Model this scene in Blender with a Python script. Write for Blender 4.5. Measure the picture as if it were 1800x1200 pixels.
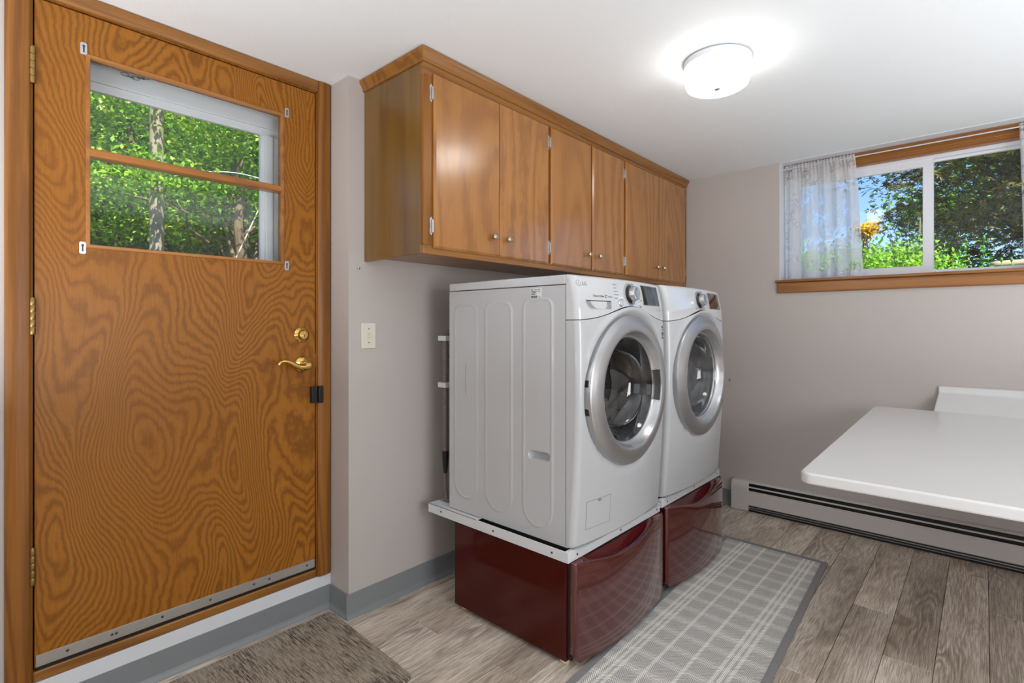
import bpy, bmesh, math, random
import numpy as np
from mathutils import Vector, Matrix
random.seed(7)
rng = np.random.default_rng(7)
R = math.radians
for o in list(bpy.data.objects):
    bpy.data.objects.remove(o)
SC = bpy.context.scene
COL = SC.collection

# ------------------------------------------------------------------ camera
cam_d = bpy.data.cameras.new('camera')
cam = bpy.data.objects.new('camera', cam_d)
COL.objects.link(cam)
cam_d.sensor_width = 36
cam_d.lens = 918 / 1800 * 36
cam_d.shift_y = -29 / 1800
cam_d.clip_start = 0.02
cam.location = (0, 0, 1.26)
cam.rotation_euler = (R(90), 0, math.atan(830 / 918))
SC.camera = cam

# ------------------------------------------------------------------ world, sun, lights, exposure
W = bpy.data.worlds.new('world'); SC.world = W
W.use_nodes = True
wn = W.node_tree
wn.nodes.clear()
wo = wn.nodes.new('ShaderNodeOutputWorld'); bg = wn.nodes.new('ShaderNodeBackground')
sky = wn.nodes.new('ShaderNodeTexSky')
sky.sky_type = 'NISHITA'; sky.sun_disc = False
sky.sun_elevation = R(52); sky.sun_rotation = R(105); sky.air_density = 1.0; sky.dust_density = 0.6
bg.inputs['Strength'].default_value = 0.19
tint = wn.nodes.new('ShaderNodeMix'); tint.data_type = 'RGBA'; tint.blend_type = 'MULTIPLY'; tint.inputs[0].default_value = 1.0
tint.inputs[7].default_value = (0.72, 0.88, 1.12, 1)
wn.links.new(sky.outputs[0], tint.inputs[6]); wn.links.new(tint.outputs[2], bg.inputs[0]); wn.links.new(bg.outputs[0], wo.inputs[0])

def light(name, kind, loc, energy, color, aim=None, size=None, size_y=None):
    d = bpy.data.lights.new(name, kind); d.energy = energy; d.color = color
    o = bpy.data.objects.new(name, d); COL.objects.link(o); o.location = loc
    if size and kind == 'AREA':
        d.shape = 'RECTANGLE'; d.size = size; d.size_y = size_y or size
    if aim is not None:
        o.rotation_euler = (Vector(aim) - Vector(loc)).to_track_quat('-Z', 'Y').to_euler()
    return o
sun = light('sun', 'SUN', (6, -3, 12), 9.5, (1.0, 0.95, 0.86), aim=(0, -1.4, 4.0))
sun.data.angle = R(0.6)
# added cool fill panel behind the camera; the rear wall has no opening
light('rear_fill', 'AREA', (0.9, -1.75, 1.35), 9, (0.90, 0.95, 1.0), aim=(-0.6, 2.2, 1.5), size=2.2, size_y=1.7)
# added upward fill panels, out of view, that brighten the ceiling
light('ceiling_fill', 'AREA', (1.05, 2.0, 1.0), 25, (0.96, 0.98, 1.0), aim=(1.05, 2.0001, 2.33), size=1.3, size_y=2.8)
light('ceiling_fill_left', 'AREA', (-1.25, -0.95, 1.0), 39, (0.96, 0.98, 1.0), aim=(-1.25, -0.9499, 2.33), size=1.4, size_y=1.6)
light('side_fill', 'AREA', (1.62, 1.0, 1.15), 46, (0.92, 0.96, 1.0), aim=(-0.7, 2.4, 0.45), size=1.6, size_y=1.2)  # added fill panel on the right, lifts machine fronts and floor
LAMP = 8.5
SC.view_settings.view_transform = 'Standard'
SC.view_settings.look = 'None'
SC.view_settings.gamma = 1
SC.view_settings.use_curve_mapping = False
SC.view_settings.exposure = 0.30
SC.cycles.max_bounces = 12
SC.cycles.transparent_max_bounces = 24
SC.cycles.sample_clamp_indirect = 6

# ------------------------------------------------------------------ materials
class NT:
    def __init__(s, name):
        s.m = bpy.data.materials.new(name); s.m.use_nodes = True
        s.t = s.m.node_tree; s.t.nodes.clear()
        s.out = s.n('ShaderNodeOutputMaterial')
    def n(s, typ, **kw):
        nd = s.t.nodes.new(typ)
        for k, v in kw.items():
            if hasattr(nd, k): setattr(nd, k, v)
        return nd
    def l(s, a, b): s.t.links.new(a, b)
    def put(s, sock, v):
        if v is None: return
        if isinstance(v, bpy.types.NodeSocket): s.l(v, sock)
        elif isinstance(v, (tuple, list)) and len(v) == 3 and sock.type == 'RGBA': sock.default_value = (*v, 1)
        else: sock.default_value = v
    def math(s, op, a, b=None, c=None, clamp=False):
        nd = s.n('ShaderNodeMath', operation=op); nd.use_clamp = clamp
        s.put(nd.inputs[0], a)
        if b is not None: s.put(nd.inputs[1], b)
        if c is not None: s.put(nd.inputs[2], c)
        return nd.outputs[0]
    def mix(s, f, a, b, mode='MIX'):
        nd = s.n('ShaderNodeMix', data_type='RGBA', blend_type=mode)
        s.put(nd.inputs[0], f); s.put(nd.inputs[6], a); s.put(nd.inputs[7], b)
        return nd.outputs[2]
    def coord(s, kind='Object'): return s.n('ShaderNodeTexCoord').outputs[kind]
    def mapping(s, v, loc=(0, 0, 0), rot=(0, 0, 0), scale=(1, 1, 1)):
        nd = s.n('ShaderNodeMapping'); s.l(v, nd.inputs[0])
        nd.inputs[1].default_value = loc; nd.inputs[2].default_value = rot; nd.inputs[3].default_value = scale
        return nd.outputs[0]
    def noise(s, v, scale=5, detail=2, rough=0.5, dist=0.0):
        nd = s.n('ShaderNodeTexNoise')
        if v is not None: s.l(v, nd.inputs['Vector'])
        nd.inputs['Scale'].default_value = scale; nd.inputs['Detail'].default_value = detail
        nd.inputs['Roughness'].default_value = rough; nd.inputs['Distortion'].default_value = dist
        return nd.outputs[0]
    def ramp(s, f, stops, interp='LINEAR'):
        nd = s.n('ShaderNodeValToRGB'); nd.color_ramp.interpolation = interp
        e = nd.color_ramp.elements
        while len(e) < len(stops): e.new(0.5)
        for el, (p, c) in zip(e, stops):
            el.position = p; el.color = (*c, 1) if len(c) == 3 else c
        s.l(f, nd.inputs[0]); return nd.outputs[0]
    def maprange(s, v, a, b, c=0.0, d=1.0):
        nd = s.n('ShaderNodeMapRange'); s.l(v, nd.inputs[0])
        for i, x in zip((1, 2, 3, 4), (a, b, c, d)): nd.inputs[i].default_value = x
        return nd.outputs[0]
    def sep(s, v):
        nd = s.n('ShaderNodeSeparateXYZ'); s.l(v, nd.inputs[0]); return nd.outputs
    def comb(s, x, y, z):
        nd = s.n('ShaderNodeCombineXYZ')
        for i, v in enumerate((x, y, z)): s.put(nd.inputs[i], v)
        return nd.outputs[0]
    def bump(s, h, strength=0.2, dist=0.001):
        nd = s.n('ShaderNodeBump'); nd.inputs['Strength'].default_value = strength
        nd.inputs['Distance'].default_value = dist; s.l(h, nd.inputs['Height']); return nd.outputs[0]
    def bsdf(s, color, rough=0.5, metal=0.0, normal=None, coat=0.0, spec=0.5, **kw):
        p = s.n('ShaderNodeBsdfPrincipled')
        s.put(p.inputs['Base Color'], color); s.put(p.inputs['Roughness'], rough)
        p.inputs['Metallic'].default_value = metal
        p.inputs['Coat Weight'].default_value = coat; p.inputs['Coat Roughness'].default_value = kw.get('coat_rough', 0.08)
        p.inputs['Specular IOR Level'].default_value = spec
        if normal: s.l(normal, p.inputs['Normal'])
        if 'trans' in kw: p.inputs['Transmission Weight'].default_value = kw['trans']
        return p.outputs[0]
    def done(s, shader): s.l(shader, s.out.inputs[0]); return s.m

def srgb(r, g, b):
    f = lambda c: (c / 255 / 12.92) if c / 255 <= 0.04045 else ((c / 255 + 0.055) / 1.055) ** 2.4
    return (f(r), f(g), f(b))

def plain(name, col, rough=0.5, metal=0.0, coat=0.0, var=0.04, scale=30, bump=0.0, spec=0.5, bscale=300):
    t = NT(name); v = t.coord()
    n = t.noise(v, scale, 3)
    dark = tuple(c * (1 - var) for c in col); lite = tuple(min(1, c * (1 + var)) for c in col)
    c = t.mix(n, dark, lite)
    nm = t.bump(t.noise(v, bscale, 2), bump, 0.001) if bump else None
    return t.done(t.bsdf(c, rough, metal, nm, coat, spec))

def wood(name, light_c, mid_c, dark_c, grain='Z', rings=26.0, stretch=0.30, scale=2.2, rough=0.35, coat=0.3, mirror=None, amount=0.55, offset=(0, 0, 0), spec=0.45):
    """oak veneer: contour lines of a slow noise give the figure, long thin noise gives the pores"""
    t = NT(name); v = t.coord()
    if mirror is not None:
        x, y, z = t.sep(v)
        wob = t.noise(v, 3.0, 1)
        y2 = t.math('ABSOLUTE', t.math('SUBTRACT', y, mirror))
        y2 = t.math('ADD', y2, t.math('MULTIPLY', wob, 0.10))
        v = t.comb(x, y2, z)
    g = {'X': (stretch, 1, 1), 'Y': (1, stretch, 1), 'Z': (1, 1, stretch)}[grain]
    f = {'X': (4, 300, 300), 'Y': (300, 4, 300), 'Z': (300, 300, 4)}[grain]
    vm = t.mapping(v, loc=offset, scale=g)
    wig = t.noise(t.mapping(v, scale=tuple(a * (6 if a == 1 else 10) for a in g)), 6.0, 2, 0.6)
    h = t.noise(vm, scale, 1.5, 0.45, 0.25)
    ph = t.math('MULTIPLY_ADD', wig, 0.045 if rings < 20 else 0.016, h)
    band = t.math('SINE', t.math('MULTIPLY', ph, rings * 6.283))
    band = t.maprange(band, -1, 1)
    soft = t.math('POWER', band, 1.6)
    pores = t.maprange(t.noise(t.mapping(v, scale=f), 1.0, 2, 0.6), 0.42, 0.62)
    blotch = t.noise(vm, 1.3, 2)
    c = t.mix(t.math('MULTIPLY', soft, amount), light_c, dark_c)
    c = t.mix(t.math('MULTIPLY', t.maprange(blotch, 0.35, 0.7), 0.45), c, mid_c)
    c = t.mix(t.math('MULTIPLY', pores, 0.22), c, dark_c)
    nm = t.bump(t.math('ADD', soft, pores), 0.12, 0.0006)
    return t.done(t.bsdf(c, rough, 0, nm, coat, spec, coat_rough=0.22))

OAK_L, OAK_M, OAK_D = srgb(176, 114, 42), srgb(150, 88, 24), srgb(104, 54, 10)
M = {}
M['oak_door'] = wood('oak_door', srgb(164, 104, 28), srgb(144, 86, 14), srgb(98, 54, 6), 'Z', 60, 0.42, 2.5, 0.42, 0.06, mirror=0.42, amount=0.66, spec=0.28)
M['oak_door_rail'] = wood('oak_door_rail', OAK_L, OAK_M, OAK_D, 'Y', 10, 0.12, 3.0)
M['oak_v'] = wood('oak_vertical', srgb(150, 96, 36), srgb(128, 76, 22), srgb(80, 44, 12), 'Z', 14, 0.06, 5.0, 0.40, 0.08, spec=0.3)
M['oak_h'] = wood('oak_horizontal', srgb(156, 104, 42), srgb(136, 84, 26), srgb(88, 50, 14), 'Y', 12, 0.06, 5.0, 0.35, 0.3)
M['oak_x'] = wood('oak_crosswise', srgb(164, 108, 50), srgb(142, 88, 34), srgb(90, 50, 16), 'X', 16, 0.05, 6.0, 0.35, 0.3)
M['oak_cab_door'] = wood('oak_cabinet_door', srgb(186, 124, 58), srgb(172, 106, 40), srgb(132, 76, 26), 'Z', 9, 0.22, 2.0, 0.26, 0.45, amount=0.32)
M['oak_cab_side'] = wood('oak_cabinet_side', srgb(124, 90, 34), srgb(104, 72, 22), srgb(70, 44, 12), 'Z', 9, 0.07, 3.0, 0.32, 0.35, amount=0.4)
WALLC = srgb(190, 182, 177)
M['wall'] = plain('wall_paint', WALLC, 0.6, var=0.015, scale=3, bump=0.10, bscale=160, spec=0.35)
M['white_trim'] = plain('white_trim_paint', srgb(216, 219, 224), 0.45, var=0.02)
t = NT('ceiling_paint'); v = t.coord()
M['ceiling'] = t.done(t.bsdf(srgb(234, 238, 241), 0.75, 0, t.bump(t.noise(v, 130, 4, 0.65), 0.22, 0.003)))
M['cove_base'] = plain('cove_base_vinyl', srgb(130, 134, 136), 0.35, var=0.03, scale=6)
M['white_enamel'] = plain('white_enamel', srgb(188, 190, 192), 0.28, coat=0.35, var=0.01, scale=4, spec=0.5)
M['enamel_gloss'] = plain('white_gloss', srgb(200, 202, 204), 0.12, coat=0.8, var=0.008, scale=4)
M['silver'] = plain('silver_paint', srgb(184, 185, 187), 0.32, metal=0.85, var=0.02, scale=10)
M['silver_bright'] = plain('silver_bright', srgb(200, 201, 204), 0.26, metal=0.85, var=0.02)
M['chrome'] = plain('chrome', srgb(225, 222, 215), 0.12, metal=1.0, var=0.01)
M['nickel'] = plain('nickel', srgb(200, 190, 165), 0.2, metal=1.0, var=0.05)
M['brass'] = plain('brass', srgb(214, 178, 104), 0.16, metal=1.0, var=0.05)
M['old_brass'] = plain('old_brass', srgb(150, 122, 72), 0.32, metal=0.9, var=0.15, scale=60)
M['black'] = plain('black_plastic', srgb(22, 22, 23), 0.35, var=0.1)
M['dark_grey'] = plain('dark_grey_plastic', srgb(58, 58, 60), 0.3, var=0.06)
M['grey_line'] = plain('grey_print', srgb(132, 134, 138), 0.5, var=0.02)
M['dark_print'] = plain('dark_print', srgb(60, 62, 66), 0.5, var=0.02)
M['red'] = plain('cherry_red_enamel', srgb(66, 7, 3), 0.08, coat=0.2, var=0.10, scale=5, spec=0.25)
M['red_front'] = plain('cherry_red_gloss', srgb(74, 10, 8), 0.05, coat=1.0, var=0.08, scale=5, spec=0.6)
M['red_scoop'] = plain('cherry_red_recess', srgb(84, 8, 14), 0.14, coat=0.9, var=0.06)
M['bracket'] = plain('white_steel', srgb(214, 216, 218), 0.42, var=0.03)
M['cream'] = plain('cream_plastic', srgb(214, 196, 160), 0.4)
M['laminate'] = plain('white_laminate', srgb(214, 214, 214), 0.24, var=0.015, scale=5, coat=0.2)
M['vinyl'] = plain('white_vinyl', srgb(226, 228, 234), 0.35, var=0.01)
M['alu_white'] = plain('white_aluminium', srgb(226, 228, 236), 0.4, var=0.02)
M['alu'] = plain('aluminium', srgb(178, 174, 168), 0.35, metal=0.6, var=0.06)
M['heater'] = plain('heater_enamel', srgb(206, 200, 196), 0.35, var=0.015)
M['ivory'] = plain('ivory_plastic', srgb(222, 216, 202), 0.35, var=0.01)
M['hose'] = plain('grey_hose', srgb(120, 108, 104), 0.5)
M['gasket'] = plain('rubber_gasket', srgb(70, 70, 72), 0.45, var=0.1)
M['bark'] = plain('bark', srgb(112, 92, 70), 0.9, var=0.45, scale=14, bump=0.8, bscale=30)
M['pole_wood'] = plain('weathered_pole_wood', srgb(150, 136, 114), 0.9, var=0.2, scale=8, bump=0.5, bscale=40)
M['wire'] = plain('wire', srgb(60, 60, 62), 0.5)
M['stone'] = plain('tan_stone', srgb(196, 178, 146), 0.9, var=0.2, scale=12, bump=0.5, bscale=40)
M['soil'] = plain('soil', srgb(72, 70, 44), 0.95, var=0.4, scale=8, bump=0.6, bscale=30)
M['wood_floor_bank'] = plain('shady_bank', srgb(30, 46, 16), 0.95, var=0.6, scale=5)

t = NT('lamp_glass'); e = t.n('ShaderNodeEmission')
e.inputs[0].default_value = (1.0, 0.965, 0.91, 1); e.inputs[1].default_value = LAMP
M['lamp'] = t.done(e.outputs[0])

def glass_mat(name, tint=(1, 1, 1), rough=0.0, ior=1.45, boost=1.0):
    t = NT(name); lw = t.n('ShaderNodeLayerWeight'); lw.inputs[0].default_value = 0.5
    fr = t.math('MULTIPLY_ADD', t.math('POWER', lw.outputs['Facing'], 4.0), 0.9, 0.045)
    tr = t.n('ShaderNodeBsdfTransparent'); tr.inputs[0].default_value = (*tint, 1)
    gl = t.n('ShaderNodeBsdfGlossy'); gl.inputs['Roughness'].default_value = rough
    mx = t.n('ShaderNodeMixShader')
    t.l(t.math('MULTIPLY', fr, boost), mx.inputs[0])
    t.l(tr.outputs[0], mx.inputs[1]); t.l(gl.outputs[0], mx.inputs[2])
    return t.done(mx.outputs[0])
M['pane'] = glass_mat('window_glass', (0.97, 0.985, 0.975), 0.0, 1.3, 0.5)
M['bowl'] = glass_mat('door_bowl_glass', (0.70, 0.71, 0.73), 0.02, 1.5, 2.2)
M['bowl_clear'] = glass_mat('dryer_bowl_glass', (0.92, 0.93, 0.94), 0.02, 1.5, 1.6)

# drum: dark steel with rows of small holes
t = NT('drum_steel'); v = t.coord()
x, y, z = t.sep(v)
ang = t.math('ARCTAN2', z, y)
uv = t.comb(t.math('MULTIPLY', ang, 14), t.math('MULTIPLY', x, 55), 0.0)
vo = t.n('ShaderNodeTexVoronoi'); vo.inputs['Randomness'].default_value = 0.0; vo.inputs['Scale'].default_value = 1.0
t.l(uv, vo.inputs['Vector'])
hole = t.math('LESS_THAN', vo.outputs['Distance'], 0.27)
M['drum'] = t.done(t.bsdf(t.mix(hole, srgb(74, 74, 76), srgb(4, 4, 4)), 0.24, 0.9))
t = NT('drum_back_steel'); x, y, z = t.sep(t.coord())
vo = t.n('ShaderNodeTexVoronoi'); vo.inputs['Randomness'].default_value = 0.0; vo.inputs['Scale'].default_value = 60.0
t.l(t.comb(0.0, y, z), vo.inputs['Vector'])
M['drum_back'] = t.done(t.bsdf(t.mix(t.math('LESS_THAN', vo.outputs['Distance'], 0.24), srgb(70, 70, 72), srgb(4, 4, 4)), 0.3, 0.85))
M['dryer_drum'] = plain('dryer_drum_enamel', srgb(158, 158, 160), 0.35, metal=0.25, var=0.03)
M['display'] = plain('display_glass', srgb(24, 26, 30), 0.05, coat=1.0, var=0.05, spec=0.9)

# floor planks: each carries its own stretch of grain and tone through Object Info
t = NT('oak_vinyl_plank'); v = t.coord()
oi = t.n('ShaderNodeObjectInfo').outputs['Random']
off = t.comb(t.math('MULTIPLY', oi, 37.0), t.math('MULTIPLY', oi, 91.0), t.math('MULTIPLY', oi, 13.0))
va = t.n('ShaderNodeVectorMath', operation='ADD'); t.l(v, va.inputs[0]); t.l(off, va.inputs[1])
vv = va.outputs[0]
st = t.mapping(vv, scale=(1, 0.16, 1))
h = t.noise(st, 7.0, 2, 0.5, 0.35)
wig = t.noise(t.mapping(vv, scale=(90, 12, 1)), 1.0, 2)
band = t.maprange(t.math('SINE', t.math('MULTIPLY', t.math('MULTIPLY_ADD', wig, 0.02, h), 95)), -1, 1)
where = t.maprange(t.noise(t.mapping(vv, scale=(1, 0.3, 1)), 6.0, 2), 0.42, 0.62)
fine = t.maprange(t.noise(t.mapping(vv, scale=(300, 9, 1)), 1.0, 4, 0.75), 0.43, 0.58)
blot = t.maprange(t.noise(t.mapping(vv, scale=(1, 0.22, 1)), 5.5, 3, 0.6), 0.34, 0.68)
c = t.mix(blot, srgb(248, 234, 218), srgb(186, 168, 150))
c = t.mix(t.math('MULTIPLY', t.math('MULTIPLY', band, where), 0.60), c, srgb(118, 102, 88))
c = t.mix(t.math('MULTIPLY', fine, 0.60), c, srgb(112, 97, 84))
tone = t.maprange(t.math('FRACT', t.math('MULTIPLY', oi, 7.31)), 0, 1, 0.80, 1.12)
c = t.mix(1.0, c, t.comb(tone, tone, tone), 'MULTIPLY')
M['plank'] = t.done(t.bsdf(c, t.maprange(fine, 0, 1, 0.36, 0.5), 0, t.bump(t.math('ADD', band, fine), 0.15, 0.0006), 0.0, 0.45))
M['underlay'] = plain('underlay', srgb(40, 34, 28), 0.9)

# plaid herringbone runner
t = NT('plaid_weave'); v = t.coord(); x, y, z = t.sep(v)
zig = t.math('ADD', t.math('PINGPONG', x, 0.034), y)
lines = t.maprange(t.math('SINE', t.math('MULTIPLY', zig, 6.283 / 0.0105)), -0.5, 0.5)
lines = t.math('MULTIPLY', lines, t.maprange(t.noise(t.mapping(v, scale=(260, 260, 1)), 1.0, 2), 0.25, 0.5))
def stripes(coord, cs, w):
    acc = None
    for cpos in cs:
        s_ = t.math('LESS_THAN', t.math('ABSOLUTE', t.math('SUBTRACT', coord, cpos)), w)
        acc = s_ if acc is None else t.math('MAXIMUM', acc, s_)
    return acc
lx = stripes(x, (-0.188, -0.166, -0.144, -0.062, 0.04, 0.135, 0.157, 0.18), 0.0065)
fy = t.math('PINGPONG', t.math('ADD', y, 3.0), 0.0525)
ly = t.math('MAXIMUM', t.math('LESS_THAN', fy, 0.006), t.math('LESS_THAN', t.math('ABSOLUTE', t.math('SUBTRACT', fy, 0.014)), 0.003))
yb = t.math('LESS_THAN', t.math('PINGPONG', t.math('ADD', y, 3.1), 0.21), 0.035)
plaid = t.math('ADD', t.math('MULTIPLY', lx, 0.70), t.math('MULTIPLY', ly, 0.50))
plaid = t.math('ADD', plaid, t.math('MULTIPLY', yb, 0.12), clamp=True)
c_dark = srgb(156, 154, 151); c_lite = srgb(214, 211, 207); c_cream = srgb(255, 252, 242)
c = t.mix(lines, c_dark, c_lite)
c = t.mix(t.math('MULTIPLY', plaid, t.maprange(lines, 0, 1, 0.30, 1.25)), c, c_cream)
M['plaid'] = t.done(t.bsdf(c, 0.9, 0, t.bump(lines, 0.5, 0.002), 0, 0.1))
M['binding'] = plain('grey_binding', srgb(132, 130, 130), 0.85, var=0.08, scale=200, bump=0.3)
# tweed door mat
t = NT('tweed_pile'); v = t.coord()
s1 = t.maprange(t.noise(t.mapping(v, scale=(14, 190, 1)), 1.0, 3, 0.7), 0.46, 0.56)
s2 = t.maprange(t.noise(t.mapping(v, scale=(5, 9, 1)), 1.0, 3, 0.6), 0.38, 0.62)
s3 = t.maprange(t.noise(t.mapping(v, scale=(240, 240, 1)), 1.0, 1), 0.42, 0.58)
f = t.math('MULTIPLY', s1, t.math('MULTIPLY_ADD', s2, 0.7, 0.3))
c = t.mix(f, srgb(190, 176, 158), srgb(80, 72, 68))
c = t.mix(t.math('MULTIPLY', s3, 0.4), c, srgb(84, 76, 70))
M['tweed'] = t.done(t.bsdf(c, 0.95, 0, t.bump(t.math('ADD', s1, s3), 0.6, 0.003), 0, 0.05))

# sheer curtain: translucent voile with burnt-out twig lines
t = NT('sheer_voile'); v = t.coord()
x, y, z = t.sep(v)
base = t.comb(x, 0.0, z)
dn = t.n('ShaderNodeTexNoise'); dn.inputs['Scale'].default_value = 9; t.l(base, dn.inputs['Vector'])
def edges(rot, sc, w, seed):
    mp = t.mapping(base, loc=(seed, 0, seed * 1.7), rot=(0, rot, 0), scale=sc)
    vo = t.n('ShaderNodeTexVoronoi', feature='DISTANCE_TO_EDGE'); vo.inputs['Scale'].default_value = 1.0
    ad = t.n('ShaderNodeMix', data_type='VECTOR'); ad.inputs[0].default_value = 0.25
    t.l(mp, ad.inputs[4]); t.l(dn.outputs[1], ad.inputs[5])
    t.l(ad.outputs[1], vo.inputs['Vector'])
    return t.math('LESS_THAN', vo.outputs['Distance'], w)
e1 = edges(0.9, (26, 1, 9), 0.035, 3.1)
e2 = edges(-0.7, (30, 1, 8), 0.032, 8.3)
e3 = edges(0.2, (12, 1, 30), 0.03, 5.2)
lines = t.math('MAXIMUM', t.math('MAXIMUM', e1, e2), e3)
fade = t.maprange(t.noise(base, 9, 2), 0.47, 0.60)
lines = t.math('MULTIPLY', lines, fade)
weave = t.noise(base, 420, 1)
tr = t.n('ShaderNodeBsdfTransparent'); tl = t.n('ShaderNodeBsdfTranslucent'); df = t.n('ShaderNodeBsdfDiffuse')
tl.inputs[0].default_value = (*srgb(238, 242, 248), 1); df.inputs[0].default_value = (*srgb(240, 242, 246), 1)
m1 = t.n('ShaderNodeMixShader'); m1.inputs[0].default_value = 0.5
t.l(df.outputs[0], m1.inputs[1]); t.l(tl.outputs[0], m1.inputs[2])
m2 = t.n('ShaderNodeMixShader')
alpha = t.math('SUBTRACT', t.maprange(weave, 0.3, 0.7, 0.76, 0.90), t.math('MULTIPLY', lines, 0.50))
t.l(alpha, m2.inputs[0]); t.l(tr.outputs[0], m2.inputs[1]); t.l(m1.outputs[0], m2.inputs[2])
M['voile'] = t.done(m2.outputs[0])

def leafmat(name, stops, trans=0.4, rough=0.5):
    t = NT(name)
    g = t.n('ShaderNodeNewGeometry'); rnd = g.outputs['Random Per Island']
    big = t.noise(t.coord(), 1.3, 2)
    f = t.math('ADD', t.math('MULTIPLY', rnd, 0.7), t.math('MULTIPLY', t.maprange(big, 0.35, 0.65), 0.3))
    c = t.ramp(f, stops)
    p = t.bsdf(c, rough, 0, None, 0, 0.35)
    tl = t.n('ShaderNodeBsdfTranslucent'); t.l(t.mix(1.0, c, (1.0, 1.0, 0.55), 'MULTIPLY'), tl.inputs[0])
    m = t.n('ShaderNodeMixShader'); m.inputs[0].default_value = trans
    t.l(p, m.inputs[1]); t.l(tl.outputs[0], m.inputs[2])
    return t.done(m.outputs[0])
M['leaf_green'] = leafmat('leaf_green', [(0, srgb(66, 118, 20)), (0.5, srgb(124, 178, 36)), (1, srgb(210, 224, 90))], 0.40)
M['leaf_dark'] = leafmat('leaf_dark', [(0, srgb(56, 104, 30)), (0.6, srgb(92, 148, 48)), (1, srgb(150, 196, 84))], 0.35)
M['leaf_maple'] = leafmat('leaf_maple', [(0, srgb(62, 78, 44)), (0.45, srgb(104, 92, 64)), (0.8, srgb(140, 146, 78)), (1, srgb(214, 176, 84))], 0.25, 0.35)
M['leaf_lime'] = leafmat('leaf_lime', [(0, srgb(110, 170, 44)), (0.6, srgb(156, 208, 70)), (1, srgb(206, 236, 120))], 0.5)
M['leaf_gold'] = leafmat('leaf_gold', [(0, srgb(210, 168, 24)), (1, srgb(246, 214, 60))], 0.25)
M['leaf_young'] = leafmat('leaf_young', [(0, srgb(70, 170, 60)), (1, srgb(130, 214, 100))], 0.4)

# ------------------------------------------------------------------ mesh helpers
class MB:
    def __init__(s): s.v = []; s.f = []
    def add(s, vs, fs):
        b = len(s.v); s.v += [tuple(p) for p in vs]; s.f += [tuple(i + b for i in f) for f in fs]; return s
    def box(s, a, b):
        x0, y0, z0 = (min(a[i], b[i]) for i in range(3)); x1, y1, z1 = (max(a[i], b[i]) for i in range(3))
        return s.add([(x0, y0, z0), (x1, y0, z0), (x1, y1, z0), (x0, y1, z0), (x0, y0, z1), (x1, y0, z1), (x1, y1, z1), (x0, y1, z1)],
                     [(0, 3, 2, 1), (4, 5, 6, 7), (0, 1, 5, 4), (1, 2, 6, 5), (2, 3, 7, 6), (3, 0, 4, 7)])
    def hexa(s, pts):
        return s.add(pts, [(0, 3, 2, 1), (4, 5, 6, 7), (0, 1, 5, 4), (1, 2, 6, 5), (2, 3, 7, 6), (3, 0, 4, 7)])
    def prism(s, prof, a, b, fn):
        """closed profile of 2D points, fn(u, v, w) -> xyz, w from a to b"""
        n = len(prof)
        vs = [fn(u, v, a) for u, v in prof] + [fn(u, v, b) for u, v in prof]
        fs = [(i, (i + 1) % n, n + (i + 1) % n, n + i) for i in range(n)] + [tuple(range(n))[::-1], tuple(range(n, 2 * n))]
        return s.add(vs, fs)
    def grid(s, P):
        """P[i][j] points"""
        n, m = len(P), len(P[0])
        return s.add([p for r in P for p in r], [(i * m + j, i * m + j + 1, (i + 1) * m + j + 1, (i + 1) * m + j) for i in range(n - 1) for j in range(m - 1)])
    def lathe(s, prof, org, axis='X', seg=48, cap=False):
        """prof: (radius, height along axis)"""
        P = []
        for k in range(seg):
            a = 2 * math.pi * k / seg; c, sn = math.cos(a), math.sin(a)
            row = []
            for r, h in prof:
                q = {'X': (h, r * c, r * sn), 'Y': (r * sn, h, r * c), 'Z': (r * c, r * sn, h)}[axis]
                row.append(tuple(q[i] + org[i] for i in range(3)))
            P.append(row)
        P.append(P[0]); n0 = len(s.v); m = len(prof)
        s.add([p for r in P[:-1] for p in r], [(i * m + j, ((i + 1) % seg) * m + j, ((i + 1) % seg) * m + j + 1, i * m + j + 1) for i in range(seg) for j in range(m - 1)])
        if cap:
            s.f.append(tuple(n0 + i * m for i in range(seg))); s.f.append(tuple(n0 + i * m + m - 1 for i in range(seg))[::-1])
        return s
    def tube(s, pts, r, seg=8, closed=False):
        pts = [Vector(p) for p in pts]; n = len(pts); rr = r if isinstance(r, (list, tuple)) else [r] * n
        rings = []; up = Vector((0, 0, 1)); prev = None
        for i, p in enumerate(pts):
            if closed: t_ = pts[(i + 1) % n] - pts[i - 1]
            else: t_ = pts[min(i + 1, n - 1)] - pts[max(i - 1, 0)]
            t_.normalize()
            ref = up if abs(t_.dot(up)) < 0.95 else Vector((1, 0, 0))
            if prev is not None: a = (prev - t_ * prev.dot(t_)).normalized()
            else: a = t_.cross(ref).normalized()
            prev = a; b = t_.cross(a)
            rings.append([p + (a * math.cos(2 * math.pi * k / seg) + b * math.sin(2 * math.pi * k / seg)) * rr[i] for k in range(seg)])
        vs = [q for r_ in rings for q in r_]
        fs = []
        for i in range(n if closed else n - 1):
            j = (i + 1) % n
            fs += [(i * seg + k, i * seg + (k + 1) % seg, j * seg + (k + 1) % seg, j * seg + k) for k in range(seg)]
        if not closed: fs += [tuple(range(seg))[::-1], tuple((n - 1) * seg + k for k in range(seg))]
        return s.add(vs, fs)
    def mesh(s, name, org=(0, 0, 0), smooth=False, fix=True):
        me = bpy.data.meshes.new(name)
        me.from_pydata([(p[0] - org[0], p[1] - org[1], p[2] - org[2]) for p in s.v], [], s.f)
        if fix:
            bm = bmesh.new(); bm.from_mesh(me); bmesh.ops.recalc_face_normals(bm, faces=bm.faces); bm.to_mesh(me); bm.free()
        if smooth: me.polygons.foreach_set('use_smooth', [True] * len(me.polygons))
        me.update(); return me

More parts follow.
